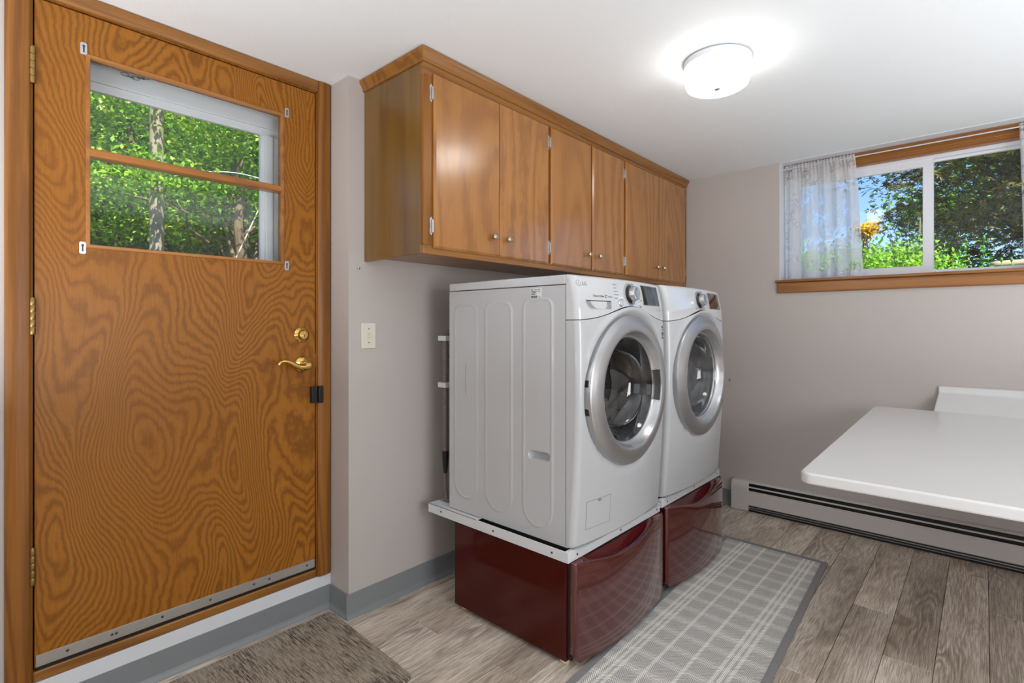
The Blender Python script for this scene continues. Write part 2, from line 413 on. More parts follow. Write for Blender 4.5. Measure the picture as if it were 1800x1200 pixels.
def worg(o):
    p = Vector((0, 0, 0))
    while o is not None: p += Vector(o.location); o = o.parent
    return p
def part(name, mb, mat, parent=None, bevel=0, smooth=False, seg=2, org=None, angle=35, fix=True, label=None):
    """links mb as one mesh object; its coordinates are world ones, its origin becomes the parent's"""
    if org is None:
        if parent is not None: org = worg(parent)
        else:
            xs = [p[0] for p in mb.v]; ys = [p[1] for p in mb.v]; zs = [p[2] for p in mb.v]
            org = Vector(((min(xs) + max(xs)) / 2, (min(ys) + max(ys)) / 2, min(zs)))
    org = Vector(org)
    me = mb.mesh(name, org, smooth, fix)
    me.materials.append(M[mat] if isinstance(mat, str) else mat)
    o = bpy.data.objects.new(name, me); COL.objects.link(o)
    if parent is not None: o.parent = parent; o.location = org - worg(parent)
    else: o.location = org
    if bevel:
        b = o.modifiers.new('bevel', 'BEVEL'); b.width = bevel; b.segments = seg; b.limit_method = 'ANGLE'; b.angle_limit = R(30)
        b.harden_normals = False
    if bevel or smooth:
        me.polygons.foreach_set('use_smooth', [True] * len(me.polygons))
        me.set_sharp_from_angle(angle=R(angle))
    if label: o['label'] = label
    return o
def thing(name, label, cat, loc, group=None):
    o = bpy.data.objects.new(name, None); COL.objects.link(o); o.location = loc; o.empty_display_size = 0.05
    o['label'] = label; o['category'] = cat
    if group: o['group'] = group
    return o
def tag(o, label, cat, group=None, kind=None):
    o['label'] = label; o['category'] = cat
    if group: o['group'] = group
    if kind: o['kind'] = kind
    return o
def struct(name, mb, mat, parent=None, **kw):
    o = part(name, mb, mat, parent, **kw)
    if parent is None: o['kind'] = 'structure'
    return o
def text(name, s, mat, parent, size, mtx, extrude=0.0002, bold=0.0):
    cu = bpy.data.curves.new(name, 'FONT'); cu.body = s; cu.size = size; cu.extrude = extrude; cu.offset = bold
    cu.resolution_u = 3
    tmp = bpy.data.objects.new(name, cu); COL.objects.link(tmp)
    dg = bpy.context.evaluated_depsgraph_get(); dg.update()
    me = bpy.data.meshes.new_from_object(tmp.evaluated_get(dg))
    bpy.data.objects.remove(tmp)
    me.transform(Matrix.Translation(-worg(parent)) @ mtx)
    me.materials.clear(); me.materials.append(M[mat])
    o = bpy.data.objects.new(name, me); COL.objects.link(o); o.parent = parent
    return o

# ------------------------------------------------------------------ room shell
XD, XL, YF, ZC = -2.175, -2.02, 3.745, 2.33     # door wall, laundry wall, far wall, ceiling
XR, YB = 1.70, -2.0
DY0, DY1, DZ0, DZ1 = 0.207, 1.118, 0.198, 2.272     # door leaf
WX0, WX1, WZ0 = -1.003, 0.50, 1.553                # far window recess

m = MB()                                            # door wall with its opening, jog and laundry wall
m.box((XD - 0.14, YB, 0), (XD, DY0 - 0.02, ZC)); m.box((XD - 0.14, DY1 + 0.02, 0), (XD, 1.19, ZC))
m.box((XD - 0.14, DY0 - 0.02, 0), (XD, DY1 + 0.02, 0.155)); m.box((XD - 0.14, DY0 - 0.02, DZ1 + 0.02), (XD, DY1 + 0.02, ZC))
struct('wall_left', m, 'wall')
struct('wall_laundry', MB().box((XD - 0.14, 1.19, 0), (XL, YF + 0.3, ZC)), 'wall')
m = MB()
m.box((XL - 0.2, YF, 0), (WX0, YF + 0.27, ZC)); m.box((WX1, YF, 0), (XR + 0.15, YF + 0.27, ZC))
m.box((WX0, YF, 0), (WX1, YF + 0.27, WZ0 - 0.016))
struct('wall_far', m, 'wall')
struct('wall_right', MB().box((XR, YB, 0), (XR + 0.15, YF, ZC)), 'wall')
struct('wall_back', MB().box((XD - 0.14, YB - 0.15, 0), (XR + 0.15, YB, ZC)), 'wall')
struct('ceiling', MB().box((XD - 0.14, YB - 0.15, ZC), (XR + 0.15, YF + 0.27, ZC + 0.2)), 'ceiling')
fl = struct('floor', MB().box((XD - 0.14, YB - 0.15, -0.12), (XR + 0.15, YF + 0.27, -0.006)), 'underlay')
# planks, 152 mm wide, running towards the far wall
PW, PL = 0.152, 1.22
def plank_mesh(w, l):
    g = 0.0009
    mb = MB().box((-w / 2 + g, 0 + g, -0.006), (w / 2 - g, l - g, 0.0))
    # chamfered long edges
    me = mb.mesh('plank'); bm = bmesh.new(); bm.from_mesh(me)
    ed = [e for e in bm.edges if all(v.co.z > -0.001 for v in e.verts)]
    bmesh.ops.bevel(bm, geom=ed, offset=0.0014, segments=1, affect='EDGES'); bm.to_mesh(me); bm.free()
    me.materials.append(M['plank']); return me
full = plank_mesh(PW, PL)
known = {-0.365: 2.79, -0.213: 2.43, -0.061: 3.50, 0.091: 3.10, -0.517: 3.32, -1.581: 1.55, -1.733: 2.6}
cx = -0.365 - PW * 12
col = 0
while cx < XR + PW / 2:
    x0, x1 = max(cx - PW / 2, XD), min(cx + PW / 2, XR)
    if x1 - x0 > 0.02:
        st = next((v for k, v in known.items() if abs(k - cx) < 0.01), None)
        y = (st if st is not None else (col * 0.437) % PL) 
        while y > YB: y -= PL
        while y < YF:
            a, b = max(y, YB), min(y + PL, YF)
            if b - a > 0.02:
                me = full if (b - a > PL - 1e-4 and x1 - x0 > PW - 1e-4) else plank_mesh(x1 - x0, b - a)
                o = bpy.data.objects.new('plank', me); COL.objects.link(o); o.parent = fl
                o.location = Vector(((x0 + x1) / 2, a, 0)) - Vector(fl.location)
            y += PL
    cx += PW; col += 1

# vinyl cove base
def cove(a, b, nrm, name):
    """a->b along the wall, nrm = inward normal"""
    prof = [(0, 0), (0.014, 0), (0.014, 0.004), (0.006, 0.014), (0.0035, 0.022), (0.0035, 0.104), (0, 0.106)]
    m = MB(); a = Vector(a); b = Vector(b); n = Vector(nrm)
    m.prism(prof, 0, 1, lambda u, v, w: tuple(a.lerp(b, w) + n * u + Vector((0, 0, v))))
    return struct(name, m, 'cove_base')
cove((XD, YB, 0), (XD, 1.19, 0), (1, 0, 0), 'baseboard_door')
cove((XD + 0.012, 1.19, 0), (XL + 0.0, 1.19, 0), (0, -1, 0), 'baseboard_return')
cove((XL, 1.178, 0), (XL, YF - 0.012, 0), (1, 0, 0), 'baseboard_laundry')
cove((XL, YF, 0), (-1.295, YF, 0), (0, -1, 0), 'baseboard_far')
struct('trim_1', MB().box((XD, YB, 0.104), (XD + 0.004, 1.19, 0.156)), 'white_trim')   # painted kerb board under the door

# ------------------------------------------------------------------ entrance door
cas = []
def casing(y0, y1, z0, z1, along, name, mat):
    w = (y1 - y0) if along == 'Z' else (z1 - z0)
    prof = [(0, 0), (0, 0.010), (0.012, 0.016), (w * 0.55, 0.017), (w - 0.006, 0.014), (w, 0.008), (w, 0)]
    m = MB()
    if along == 'Z': m.prism(prof, z0, z1, lambda u, v, ww: (XD + v, y0 + u, ww))
    else: m.prism(prof, y0, y1, lambda u, v, ww: (XD + v, ww, z1 - u))
    return struct(name, m, mat, bevel=0.002)
casing(0.140, 0.200, 0.156, ZC, 'Z', 'trim_2', 'oak_v')
casing(1.126, 1.188, 0.156, ZC, 'Z', 'trim_3', 'oak_v')
casing(0.200, 1.126, 2.280, ZC - 0.001, 'Y', 'trim_4', 'oak_h')
m = MB(); jx0, jx1 = XD - 0.14, XD + 0.002
m.box((jx0, DY0 - 0.02, 0.156), (jx1, DY0 - 0.004, ZC - 0.04)); m.box((jx0, DY1 + 0.004, 0.156), (jx1, DY1 + 0.02, ZC - 0.04))
m.box((jx0, DY0 - 0.02, DZ1 + 0.004), (jx1, DY1 + 0.02, DZ1 + 0.02))
struct('trim_5', m, 'oak_v')                                                          # jambs
struct('trim_6', MB().box((jx0, DY0 - 0.004, 0.156), (XD + 0.006, DY1 + 0.004, 0.190)), 'oak_h', bevel=0.005)   # wooden threshold

door = thing('door_1', 'oak veneered entrance door with divided window on the left wall', 'door', (XD, (DY0 + DY1) / 2, DZ0)); door['kind'] = 'structure'
WY0, WY1, WZa, WZb, WZc, WZd = 0.343, 0.971, 1.524, 1.814, 1.840, 2.134
xf, xb = XD, XD - 0.044
# slab as a frame around the opening, one mesh
m = MB()
def ring_panel(m, xf, xb, Y0, Y1, Z0, Z1, y0, y1, z0, z1):
    o = [(Y0, Z0), (Y1, Z0), (Y1, Z1), (Y0, Z1)]; i = [(y0, z0), (y1, z0), (y1, z1), (y0, z1)]
    vs = [(xf, *p) for p in o] + [(xf, *p) for p in i] + [(xb, *p) for p in o] + [(xb, *p) for p in i]
    fs = []
    for k in range(4):
        q = (k + 1) % 4
        fs += [(k, q, 4 + q, 4 + k), (8 + k, 12 + k, 12 + q, 8 + q), (k, 8 + k, 8 + q, q), (4 + k, 4 + q, 12 + q, 12 + k)]
    m.add(vs, fs)
ring_panel(m, xf, xb, DY0, DY1, DZ0, DZ1, WY0 - 0.006, WY1 + 0.006, WZa - 0.006, WZd + 0.006)
part('door_slab', m, 'oak_door', door, bevel=0.0015)
m = MB()
ring_panel(m, xf + 0.003, xf - 0.016, WY0 - 0.012, WY1 + 0.012, WZa - 0.012, WZd + 0.012, WY0, WY1, WZa, WZd)
part('window_bead', m, 'oak_door_rail', door, bevel=0.002)
part('glazing_bar', MB().box((xf + 0.004, WY0 - 0.008, WZb), (xb, WY1 + 0.008, WZc)), 'oak_door_rail', door, bevel=0.003)
for a, b in ((WZa, WZb), (WZc, WZd)):
    part('pane', MB().box((xf - 0.022, WY0 - 0.005, a - 0.004), (xf - 0.026, WY1 + 0.005, b + 0.004)), 'pane', door)
for (y, z) in ((0.326, 2.159), (0.993, 2.151), (0.323, 1.511), (0.993, 1.509)):
    c = part('window_clip', MB().prism([(-0.006, -0.02), (0.006, -0.02), (0.009, -0.016), (0.009, 0.016), (0.006, 0.02), (-0.006, 0.02), (-0.009, 0.016), (-0.009, -0.016)], xf, xf + 0.003, lambda u, v, w: (w, y + u, z + v)), 'silver_bright', door, bevel=0.0007)
    mm = MB(); mm.box((xf + 0.002, y - 0.0022, z - 0.012), (xf + 0.0036, y + 0.0022, z + 0.009)); mm.lathe([(0.0001, 0.005), (0.003, 0.0045), (0.004, 0.003)], (xf, y, z + 0.008), 'X', 10)
    part('screw', mm, 'dark_grey', c)
for z in (2.058, 1.286, 0.518):
    m = MB(); hy = DY0 - 0.005
    for k in range(5):
        a = z - 0.056 + k * 0.0224
        m.lathe([(0.0001, a + 0.0006), (0.0072, a + 0.0006), (0.0078, a + 0.002), (0.0078, a + 0.0206), (0.0072, a + 0.0220), (0.0001, a + 0.0220)], (xf + 0.009, hy, 0), 'Z', 14)
    m.lathe([(0.0001, z + 0.060), (0.004, z + 0.059), (0.005, z + 0.056), (0.0055, z + 0.0555)], (xf + 0.009, hy, 0), 'Z', 12)
    hg = part('hinge', m, 'old_brass', door, smooth=True)
    part('hinge_leaf', MB().box((xf - 0.002, hy - 0.007, z - 0.052), (xf + 0.003, hy + 0.007, z + 0.052)), 'old_brass', hg)
# dead bolt
m = MB(); cy, cz = 1.057, 1.218
m.lathe([(0.033, 0), (0.033, 0.004), (0.030, 0.008), (0.022, 0.011), (0.019, 0.014), (0.0001, 0.014)], (xf, cy, cz), 'X', 32)
db = part('dead_bolt', m, 'brass', door, smooth=True)
part('lock_cylinder', MB().lathe([(0.021, 0.012), (0.020, 0.022), (0.018, 0.025), (0.010, 0.026), (0.0001, 0.026)], (xf, cy, cz), 'X', 28), 'brass', db, smooth=True)
part('keyhole', MB().box((xf + 0.0258, cy - 0.0015, cz - 0.008), (xf + 0.0272, cy + 0.0015, cz + 0.002)).box((xf + 0.0258, cy - 0.005, cz - 0.001), (xf + 0.0272, cy + 0.005, cz + 0.001)), 'black', db)
# lever handle
cz = 1.092
m = MB().lathe([(0.034, 0), (0.034, 0.003), (0.031, 0.008), (0.024, 0.011), (0.014, 0.013), (0.012, 0.040), (0.0001, 0.041)], (xf, cy, cz), 'X', 32)
rose = part('rose_plate', m, 'brass', door, smooth=True)
pts = []; rad = []
for k in range(25):
    s_ = k / 24
    yy = cy + 0.012 - 0.128 * s_
    zz = cz - 0.010 * math.sin(s_ * math.pi * 1.9) - 0.004 + 0.016 * s_ + (-0.010 * max(0, (s_ - 0.88) / 0.12) ** 2)
    pts.append((xf + 0.044 + 0.004 * math.sin(s_ * 3.1), yy, zz)); rad.append(0.0115 * (1 - s_) ** 1.1 + 0.0052 + (0.002 if s_ > 0.93 else 0))
part('door_lever', MB().tube(pts, rad, 12), 'brass', door, smooth=True)
part('turn_button', MB().lathe([(0.012, 0.048), (0.012, 0.056), (0.010, 0.058), (0.0001, 0.058)], (xf, cy + 0.006, cz - 0.002), 'X', 20), 'brass', rose, smooth=True)
part('latch_plate', MB().box((xf - 0.02, DY1 - 0.0005, 1.075), (xf + 0.001, DY1 + 0.003, 1.135)), 'old_brass', door)
# bottom sweep with screws
sw = part('door_sweep', MB().box((xf + 0.0035, DY0 + 0.003, DZ0 + 0.004), (xf, DY1 - 0.003, DZ0 + 0.040)), 'alu', door, bevel=0.0008)
part('sweep_seal', MB().box((xf + 0.002, DY0 + 0.003, DZ0 - 0.006), (xf - 0.004, DY1 - 0.003, DZ0 + 0.006)), 'black', sw)
for y in (0.285, 0.40, 0.412, 0.545, 0.70, 0.86, 0.92, 1.08):
    part('screw', MB().lathe([(0.0045, 0), (0.0042, 0.001), (0.003, 0.002), (0.0001, 0.0023)], (xf + 0.0035, y, DZ0 + 0.023), 'X', 10), 'dark_grey', sw, smooth=True)
# contact sensor: one half on the leaf and one on the casing
ct = thing('door_contact_sensor', 'small dark brown contact box at the right edge of the oak door', 'sensor', (XD, 1.10, 0.918))
part('magnet_case', MB().box((XD, 1.094, 0.922), (XD + 0.022, 1.117, 0.992)), 'black', ct, bevel=0.002)
part('switch_case', MB().box((XD + 0.013, 1.123, 0.920), (XD + 0.026, 1.146, 0.994)), 'black', ct, bevel=0.003)

# storm door outside
sd = thing('storm_door', 'white aluminium storm door seen through the glass of the oak door', 'door', (XD - 0.12, 0.66, 0.16))
sx0, sx1 = XD - 0.142, XD - 0.108
m = MB()
for (a, b, c, d, x) in ((0.190, 1.14, 2.165, 2.30, sx1), (0.190, 1.14, 2.105, 2.165, sx1 - 0.006), (0.190, 1.14, 2.075, 2.105, sx1 - 0.014)):
    m.box((sx0, a, c), (x, b, d))
part('top_rail', m, 'alu_white', sd, bevel=0.002)
for side in (0, 1):
    m = MB()
    if side: ys = ((1.02, 1.14, sx1), (0.985, 1.02, sx1 - 0.008), (0.955, 0.985, sx1 - 0.003), (0.936, 0.955, sx1 - 0.014))
    else: ys = ((0.18, 0.245, sx1), (0.245, 0.262, sx1 - 0.014))
    for (a, b, x) in ys: m.box((sx0, a, 0.16), (x, b, 2.075 if a < 1.0 else 2.165))
    part('stile', m, 'alu_white', sd, bevel=0.002)
part('kick_panel', MB().box((sx0, 0.262, 0.16), (sx1 - 0.01, 0.936, 0.60)), 'alu_white', sd, bevel=0.004)
part('storm_pane', MB().box((sx0 + 0.008, 0.262, 0.60), (sx0 + 0.011, 0.936, 2.075)), 'pane', sd)
ch = MB()
for k in range(7):
    s_ = k / 6; c0 = Vector((sx1 + 0.004, 0.425 + 0.095 * s_, 2.178 - 0.020 * math.sin(s_ * 3.14) - 0.012 * s_))
    if k % 2: lp = [c0 + Vector((0.004 * math.sin(a), 0.012 * math.cos(a), 0)) for a in np.linspace(0, 2 * math.pi, 13)[:-1]]
    else: lp = [c0 + Vector((0, 0.012 * math.cos(a), 0.006 * math.sin(a))) for a in np.linspace(0, 2 * math.pi, 13)[:-1]]
    ch.tube(lp, 0.0011, 5, closed=True)
part('check_chain', ch, 'dark_grey', sd, smooth=True)

# ------------------------------------------------------------------ far window
wx0, wx1, wy = WX0, WX1, YF + 0.225
m = MB()
m.box((WX0 - 0.0, YF + 0.001, WZ0), (WX0 + 0.004, YF + 0.26, ZC)); m.box((WX1 - 0.004, YF + 0.001, WZ0), (WX1, YF + 0.26, ZC))
m.box((WX0, YF + 0.001, ZC - 0.004), (WX1, YF + 0.26, ZC))
struct('trim_7', m, 'white_trim')                                                     # white reveal
st = struct('trim_8', MB().box((WX0 - 0.02, YF - 0.028, WZ0 - 0.016), (WX1 + 0.03, YF + 0.21, WZ0)), 'oak_x', bevel=0.004)   # stool
struct('trim_9', MB().prism([(0, 0), (0.016, 0), (0.018, 0.010), (0.018, 0.060), (0.014, 0.068), (0, 0.068)], WX0 - 0.010, WX1 + 0.02, lambda u, v, w: (w, YF - u, WZ0 - 0.084 + v)), 'oak_x', bevel=0.002)
struct('trim_10', MB().box((WX0 + 0.004, YF + 0.085, ZC - 0.024), (WX1 - 0.004, YF + 0.110, ZC - 0.004)), 'oak_x', bevel=0.002)
m = MB(); m.box((WX0 + 0.004, YF + 0.165, 2.262), (WX1 - 0.004, YF + 0.20, 2.318)); m.box((WX0 + 0.004, YF + 0.155, 2.290), (WX1 - 0.004, YF + 0.20, 2.318))
struct('trim_11', m, 'oak_x', bevel=0.003)
win = thing('window_1', 'white vinyl sliding window in the far wall with garden behind', 'window', (-0.25, wy, WZ0)); win['kind'] = 'structure'
m = MB()
def fr(m, x0, x1, z0, z1, t, ya, yb):
    o = [(x0, z0), (x1, z0), (x1, z1), (x0, z1)]; i = [(x0 + t, z0 + t), (x1 - t, z0 + t), (x1 - t, z1 - t), (x0 + t, z1 - t)]
    vs = [(a, ya, b) for a, b in o] + [(a, ya, b) for a, b in i] + [(a, yb, b) for a, b in o] + [(a, yb, b) for a, b in i]
    fs = []
    for k in range(4):
        q = (k + 1) % 4
        fs += [(k, q, 4 + q, 4 + k), (8 + k, 12 + k, 12 + q, 8 + q), (k, 8 + k, 8 + q, q), (4 + k, 4 + q, 12 + q, 12 + k)]
    m.add(vs, fs)
fr(m, WX0 + 0.005, WX1 - 0.005, WZ0 + 0.0, 2.262, 0.022, wy - 0.03, wy + 0.04)
part('window_frame', m, 'vinyl', win, bevel=0.002)
m = MB(); fr(m, WX0 + 0.027, -0.222, WZ0 + 0.010, 2.250, 0.05, wy - 0.026, wy + 0.002)
s1 = part('sash', m, 'vinyl', win, bevel=0.004)
part('pane', MB().box((WX0 + 0.07, wy - 0.013, WZ0 + 0.05), (-0.26, wy - 0.010, 2.21)), 'pane', s1)
m = MB().box((-0.286, wy - 0.034, 1.80), (-0.278, wy - 0.026, 1.90)).box((-0.290, wy - 0.040, 1.81), (-0.280, wy - 0.030, 1.83))
part('sash_lock', m, 'alu', s1, bevel=0.001)
m = MB(); fr(m, -0.240, WX1 - 0.020, WZ0 + 0.016, 2.246, 0.018, wy + 0.006, wy + 0.034)
s2 = part('sash', m, 'vinyl', win, bevel=0.003)
part('pane', MB().box((-0.225, wy + 0.019, WZ0 + 0.02), (WX1 - 0.035, wy + 0.022, 2.24)), 'pane', s2)

# curtains
def curtain(x0, x1t, x1b, name, label, flip=False):
    cu = thing(name, label, 'curtain', ((x0 + x1t) / 2, YF + 0.10, WZ0))
    P = []
    nx, nz = 150, 40
    for j in range(nz + 1):
        tz = j / nz; z = 2.318 - tz * (2.318 - WZ0 - 0.012)
        row = []
        for i in range(nx + 1):
            s_ = i / nx
            xe = x1t + (x1b - x1t) * (tz ** 0.6)
            x = x0 + (xe - x0) * s_
            top = math.exp(-tz * 14)
            fold = 0.018 * math.sin(s_ * 6.283 * 5 + 1.1 * math.sin(s_ * 9)) * (1 - top) * (0.5 + 0.5 * tz) + 0.008 * math.sin(s_ * 6.283 * 17 + 1) * (0.45 * (1 - tz)) + 0.007 * math.sin(s_ * 6.283 * 22) * top
            x += 0.008 * math.cos(s_ * 6.283 * 5) * (1 - top) * tz
            zz = z + (0.006 * math.sin(s_ * 6.283 * 22 + 0.4) * math.exp(-tz * 40) if j < 4 else 0)
            row.append((x, YF + 0.070 + fold, zz))
        P.append(row)
    part('voile_panel', MB().grid(P), 'voile', cu, smooth=True, fix=False, angle=180)
    # stitched hem and side edge
    hem = MB(); 
    hem.grid([[ (p[0], p[1] - 0.0015, p[2] + 0.022) for p in P[-1]], [(p[0], p[1] - 0.0015, p[2]) for p in P[-1]]])
    e = -1 if not flip else 0
    part('hem', hem, 'voile', cu, smooth=True, fix=False, angle=180)
    sg = 1 if flip else -1
    part('side_seam', MB().tube([tuple(r_[e]) for r_ in P], 0.0014, 5), 'white_trim', cu, smooth=True)
    return cu
curtain(WX0 + 0.012, -0.598, -0.560, 'curtain', 'sheer white curtain with twig pattern at left side of the window')
curtain(WX1 - 0.012, 0.135, 0.147, 'curtain', 'sheer white curtain edge at the right side of the window', True)
rod = tag(part('curtain_rod', MB().tube([(WX0 + 0.004, YF + 0.075, 2.300), (WX1 - 0.004, YF + 0.075, 2.300)], 0.0035, 10), 'white_trim', smooth=True), 'thin white rod holding the sheer curtains at the window head', 'curtain rod')

# ------------------------------------------------------------------ wall cabinet
CX, CY0, CY1, CZ = -1.605, 1.266, YF - 0.003, 1.537
def cf(y):   # the run leans in very slightly towards the far end
    return CX - 0.035 * (y - CY0) / (CY1 - CY0)
cab = thing('wall_cabinet', 'long oak wall cabinet with six doors above the washer and dryer', 'cabinet', (-1.82, 2.5, CZ))
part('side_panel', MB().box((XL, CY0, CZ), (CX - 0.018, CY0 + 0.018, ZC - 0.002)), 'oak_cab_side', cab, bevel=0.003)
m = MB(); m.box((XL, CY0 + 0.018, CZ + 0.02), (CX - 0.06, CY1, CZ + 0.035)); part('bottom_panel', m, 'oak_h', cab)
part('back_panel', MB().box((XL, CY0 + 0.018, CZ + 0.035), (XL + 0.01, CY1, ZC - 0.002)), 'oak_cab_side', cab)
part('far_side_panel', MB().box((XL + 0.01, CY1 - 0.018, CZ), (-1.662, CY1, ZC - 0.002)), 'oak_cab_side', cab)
# face frame
doors = [(1.311, 1.6825), (1.6835, 2.050), (2.070, 2.436), (2.452, 2.800), (2.824, 3.258), (3.2595, 3.70)]
dz0 = 1.562
def dzt(y): return 2.247 + 0.018 * (y - 1.3) / 2.4
def beam(m, y0, y1, z0, z1, th=0.02, proud=0.0, zf=None):
    z1a, z1b = (z1 if zf is None else zf(y0)), (z1 if zf is None else zf(y1))
    z0a = z0(y0) if callable(z0) else z0; z0b = z0(y1) if callable(z0) else z0
    m.hexa([(cf(y0) - th, y0, z0a), (cf(y0) + proud, y0, z0a), (cf(y1) + proud, y1, z0b), (cf(y1) - th, y1, z0b),
            (cf(y0) - th, y0, z1a), (cf(y0) + proud, y0, z1a), (cf(y1) + proud, y1, z1b), (cf(y1) - th, y1, z1b)])
m = MB(); beam(m, CY0, CY1, CZ, dz0 + 0.012)
part('bottom_rail', m, 'oak_h', cab, bevel=0.003)
m = MB(); beam(m, CY0, CY1, lambda y: dzt(y) - 0.012, ZC - 0.002)
part('top_rail', m, 'oak_h', cab, bevel=0.002)
for a, b in ((CY0, 1.326), (2.036, 2.084), (2.424, 2.466), (2.786, 2.838), (3.688, CY1)):
    m = MB(); beam(m, a, b, dz0 + 0.012, None, zf=lambda y: dzt(y) - 0.012)
    part('face_stile', m, 'oak_v', cab)
for i, (a, b) in enumerate(doors):
    m = MB(); g = 0.0006
    y0, y1 = a, b; X0, X1 = cf(y0), cf(y1)
    bev = 0.009
    # lipped door, chamfered face
    ba = bev if i != 1 and i != 5 else 0.0012
    bb = bev if i != 0 and i != 4 else 0.0012
    vs = [(X0 + g, y0, dz0), (X1 + g, y1, dz0), (X1 + g, y1, dzt(y1)), (X0 + g, y0, dzt(y0)),
          (X0 + 0.006, y0, dz0), (X1 + 0.006, y1, dz0), (X1 + 0.006, y1, dzt(y1)), (X0 + 0.006, y0, dzt(y0)),
          (X0 + 0.013, y0 + ba, dz0 + bev), (X1 + 0.013, y1 - bb, dz0 + bev), (X1 + 0.013, y1 - bb, dzt(y1) - bev), (X0 + 0.013, y0 + ba, dzt(y0) - bev)]
    fs = [(0, 1, 2, 3), (8, 9, 10, 11)] + [(k, (k + 1) % 4, 4 + (k + 1) % 4, 4 + k) for k in range(4)] + [(4 + k, 4 + (k + 1) % 4, 8 + (k + 1) % 4, 8 + k) for k in range(4)]
    m.add(vs, fs)
    d = part('cabinet_door', m, wood('oak_cabinet_door', srgb(176, 118, 52), srgb(162, 104, 38), srgb(118, 68, 20), 'Z', 15 + 3 * (i % 3), 0.2, 2.2, 0.20, 0.8, amount=0.50, offset=(i * 3.7, i * 1.9, i * 5.3)) , cab)
    hinge_left = i in (0, 2, 4); hy = (y0 - 0.004) if hinge_left else (y1 + 0.004)
    if i == 2: hinge_left = True
    ky = (y1 - 0.042) if hinge_left else (y0 + 0.050)
    kx = cf(ky) + 0.013; kz = dz0 + 0.082
    k = MB().lathe([(0.0055, 0), (0.0045, 0.006), (0.0050, 0.011), (0.0135, 0.016), (0.0150, 0.020), (0.0140, 0.0245), (0.0085, 0.0275), (0.0075, 0.0262), (0.0001, 0.0275)], (kx, ky, kz), 'X', 28)
    part('knob', k, 'nickel', d, smooth=True, angle=60)
    for hz in (dz0 + 0.085, dzt(hy) - 0.080):
        hx = cf(hy)
        h_ = MB()
        h_.prism([(-0.0085, -0.026), (-0.004, -0.033), (0.0, -0.036), (0.004, -0.033), (0.0075, -0.020), (0.0075, 0.020), (0.004, 0.033), (0.0, 0.036), (-0.004, 0.033), (-0.0085, 0.026), (-0.0060, 0.0)], hx + 0.0002, hx + 0.0022, lambda u, v, w: (w, hy - 0.004 + (u if hinge_left else -u), hz + v))
        h_.lathe([(0.0001, -0.026), (0.0034, -0.025), (0.0038, -0.012), (0.0034, -0.0115), (0.0038, -0.011), (0.0038, 0.011), (0.0034, 0.0115), (0.0038, 0.012), (0.0034, 0.025), (0.0001, 0.026)], (hx + 0.006, hy + (0.001 if hinge_left else -0.001), hz), 'Z', 10)
        part('hinge', h_, 'silver_bright', d, smooth=True)
# crown moulding
crown = [(0, 0), (0.006, 0.0), (0.0085, 0.004), (0.0075, 0.010), (0.012, 0.018), (0.018, 0.026), (0.0225, 0.034), (0.024, 0.044), (0.020, 0.048), (0, 0.048)]
def sweep2(prof, path, mb):
    P = []
    for (x, y, nx, ny) in path: P.append([(x + nx * u, y + ny * u, ZC - 0.050 + v) for u, v in prof])
    n = len(prof)
    vs = [p for r_ in P for p in r_]
    fs = [(i * n + j, i * n + (j + 1) % n, (i + 1) * n + (j + 1) % n, (i + 1) * n + j) for i in range(len(P) - 1) for j in range(n)]
    fs += [tuple(range(n)), tuple(range((len(P) - 1) * n, len(P) * n))[::-1]]
    mb.add(vs, fs)
m = MB(); sweep2(crown, [(XL, CY0, 0, -1), (CX, CY0, 1, -1), (cf(CY1), CY1, 1, 0)], m)
part('crown_moulding', m, 'oak_h', cab, smooth=True, angle=28)

# ------------------------------------------------------------------ laundry machines
def frontX(y, z, y0, y1, zt):
    """bowed front of a machine"""
    yc, hw = (y0 + y1) / 2, (y1 - y0) / 2
    u = (y - yc) / hw
    zz = (z - 0.43)
    b = -1.088 + 0.030 * math.sin(min(1, zz / 1.0) * math.pi * 0.80)
    x = b - 0.030 * u * u
    if z > 1.30: x -= 0.9 * (z - 1.30) ** 2
    r = 0.022
    e = max(0.0, min(y - y0, y1 - y))
    if e < r: x -= r - math.sqrt(max(0, r * r - (r - e) ** 2))
    et = max(0.0, zt - z)
    if et < 0.016: x -= 0.016 - math.sqrt(max(0, 0.016 ** 2 - (0.016 - et) ** 2))
    return x
def seam(y, yc): return 1.276 + 0.060 * math.exp(-((y - yc) / 0.19) ** 2)
def on_front(y, z, y0, y1, zt, off):
    return (frontX(y, z, y0, y1, zt) + off, y, z)
def patch(poly, y0, y1, zt, off, th, n=1):
    """a thin plate that lies on the bowed front; poly in (y, z)"""
    m = MB(); k = len(poly)
    a = [on_front(y, z, y0, y1, zt, off) for y, z in poly]; b = [on_front(y, z, y0, y1, zt, off + th) for y, z in poly]
    m.add(a + b, [tuple(range(k)), tuple(range(k, 2 * k))[::-1]] + [(i, (i + 1) % k, k + (i + 1) % k, k + i) for i in range(k)])
    return m
def gridpatch(ya, yb, za, zb, y0, y1, zt, off, th, ny=10):
    m = MB()
    ys = np.linspace(ya, yb, ny)
    P = [[on_front(y, z, y0, y1, zt, off + th) for z in (za, zb)] for y in ys]
    m.grid(P)
    Q = [[on_front(y, z, y0, y1, zt, off) for z in (za, zb)] for y in ys]
    for (c0, c1) in ((0, 0), (1, 1)): m.grid([[P[i][c0] for i in range(ny)], [Q[i][c0] for i in range(ny)]])
    m.grid([[P[0][0], P[0][1]], [Q[0][0], Q[0][1]]]); m.grid([[P[-1][0], P[-1][1]], [Q[-1][0], Q[-1][1]]])
    return m
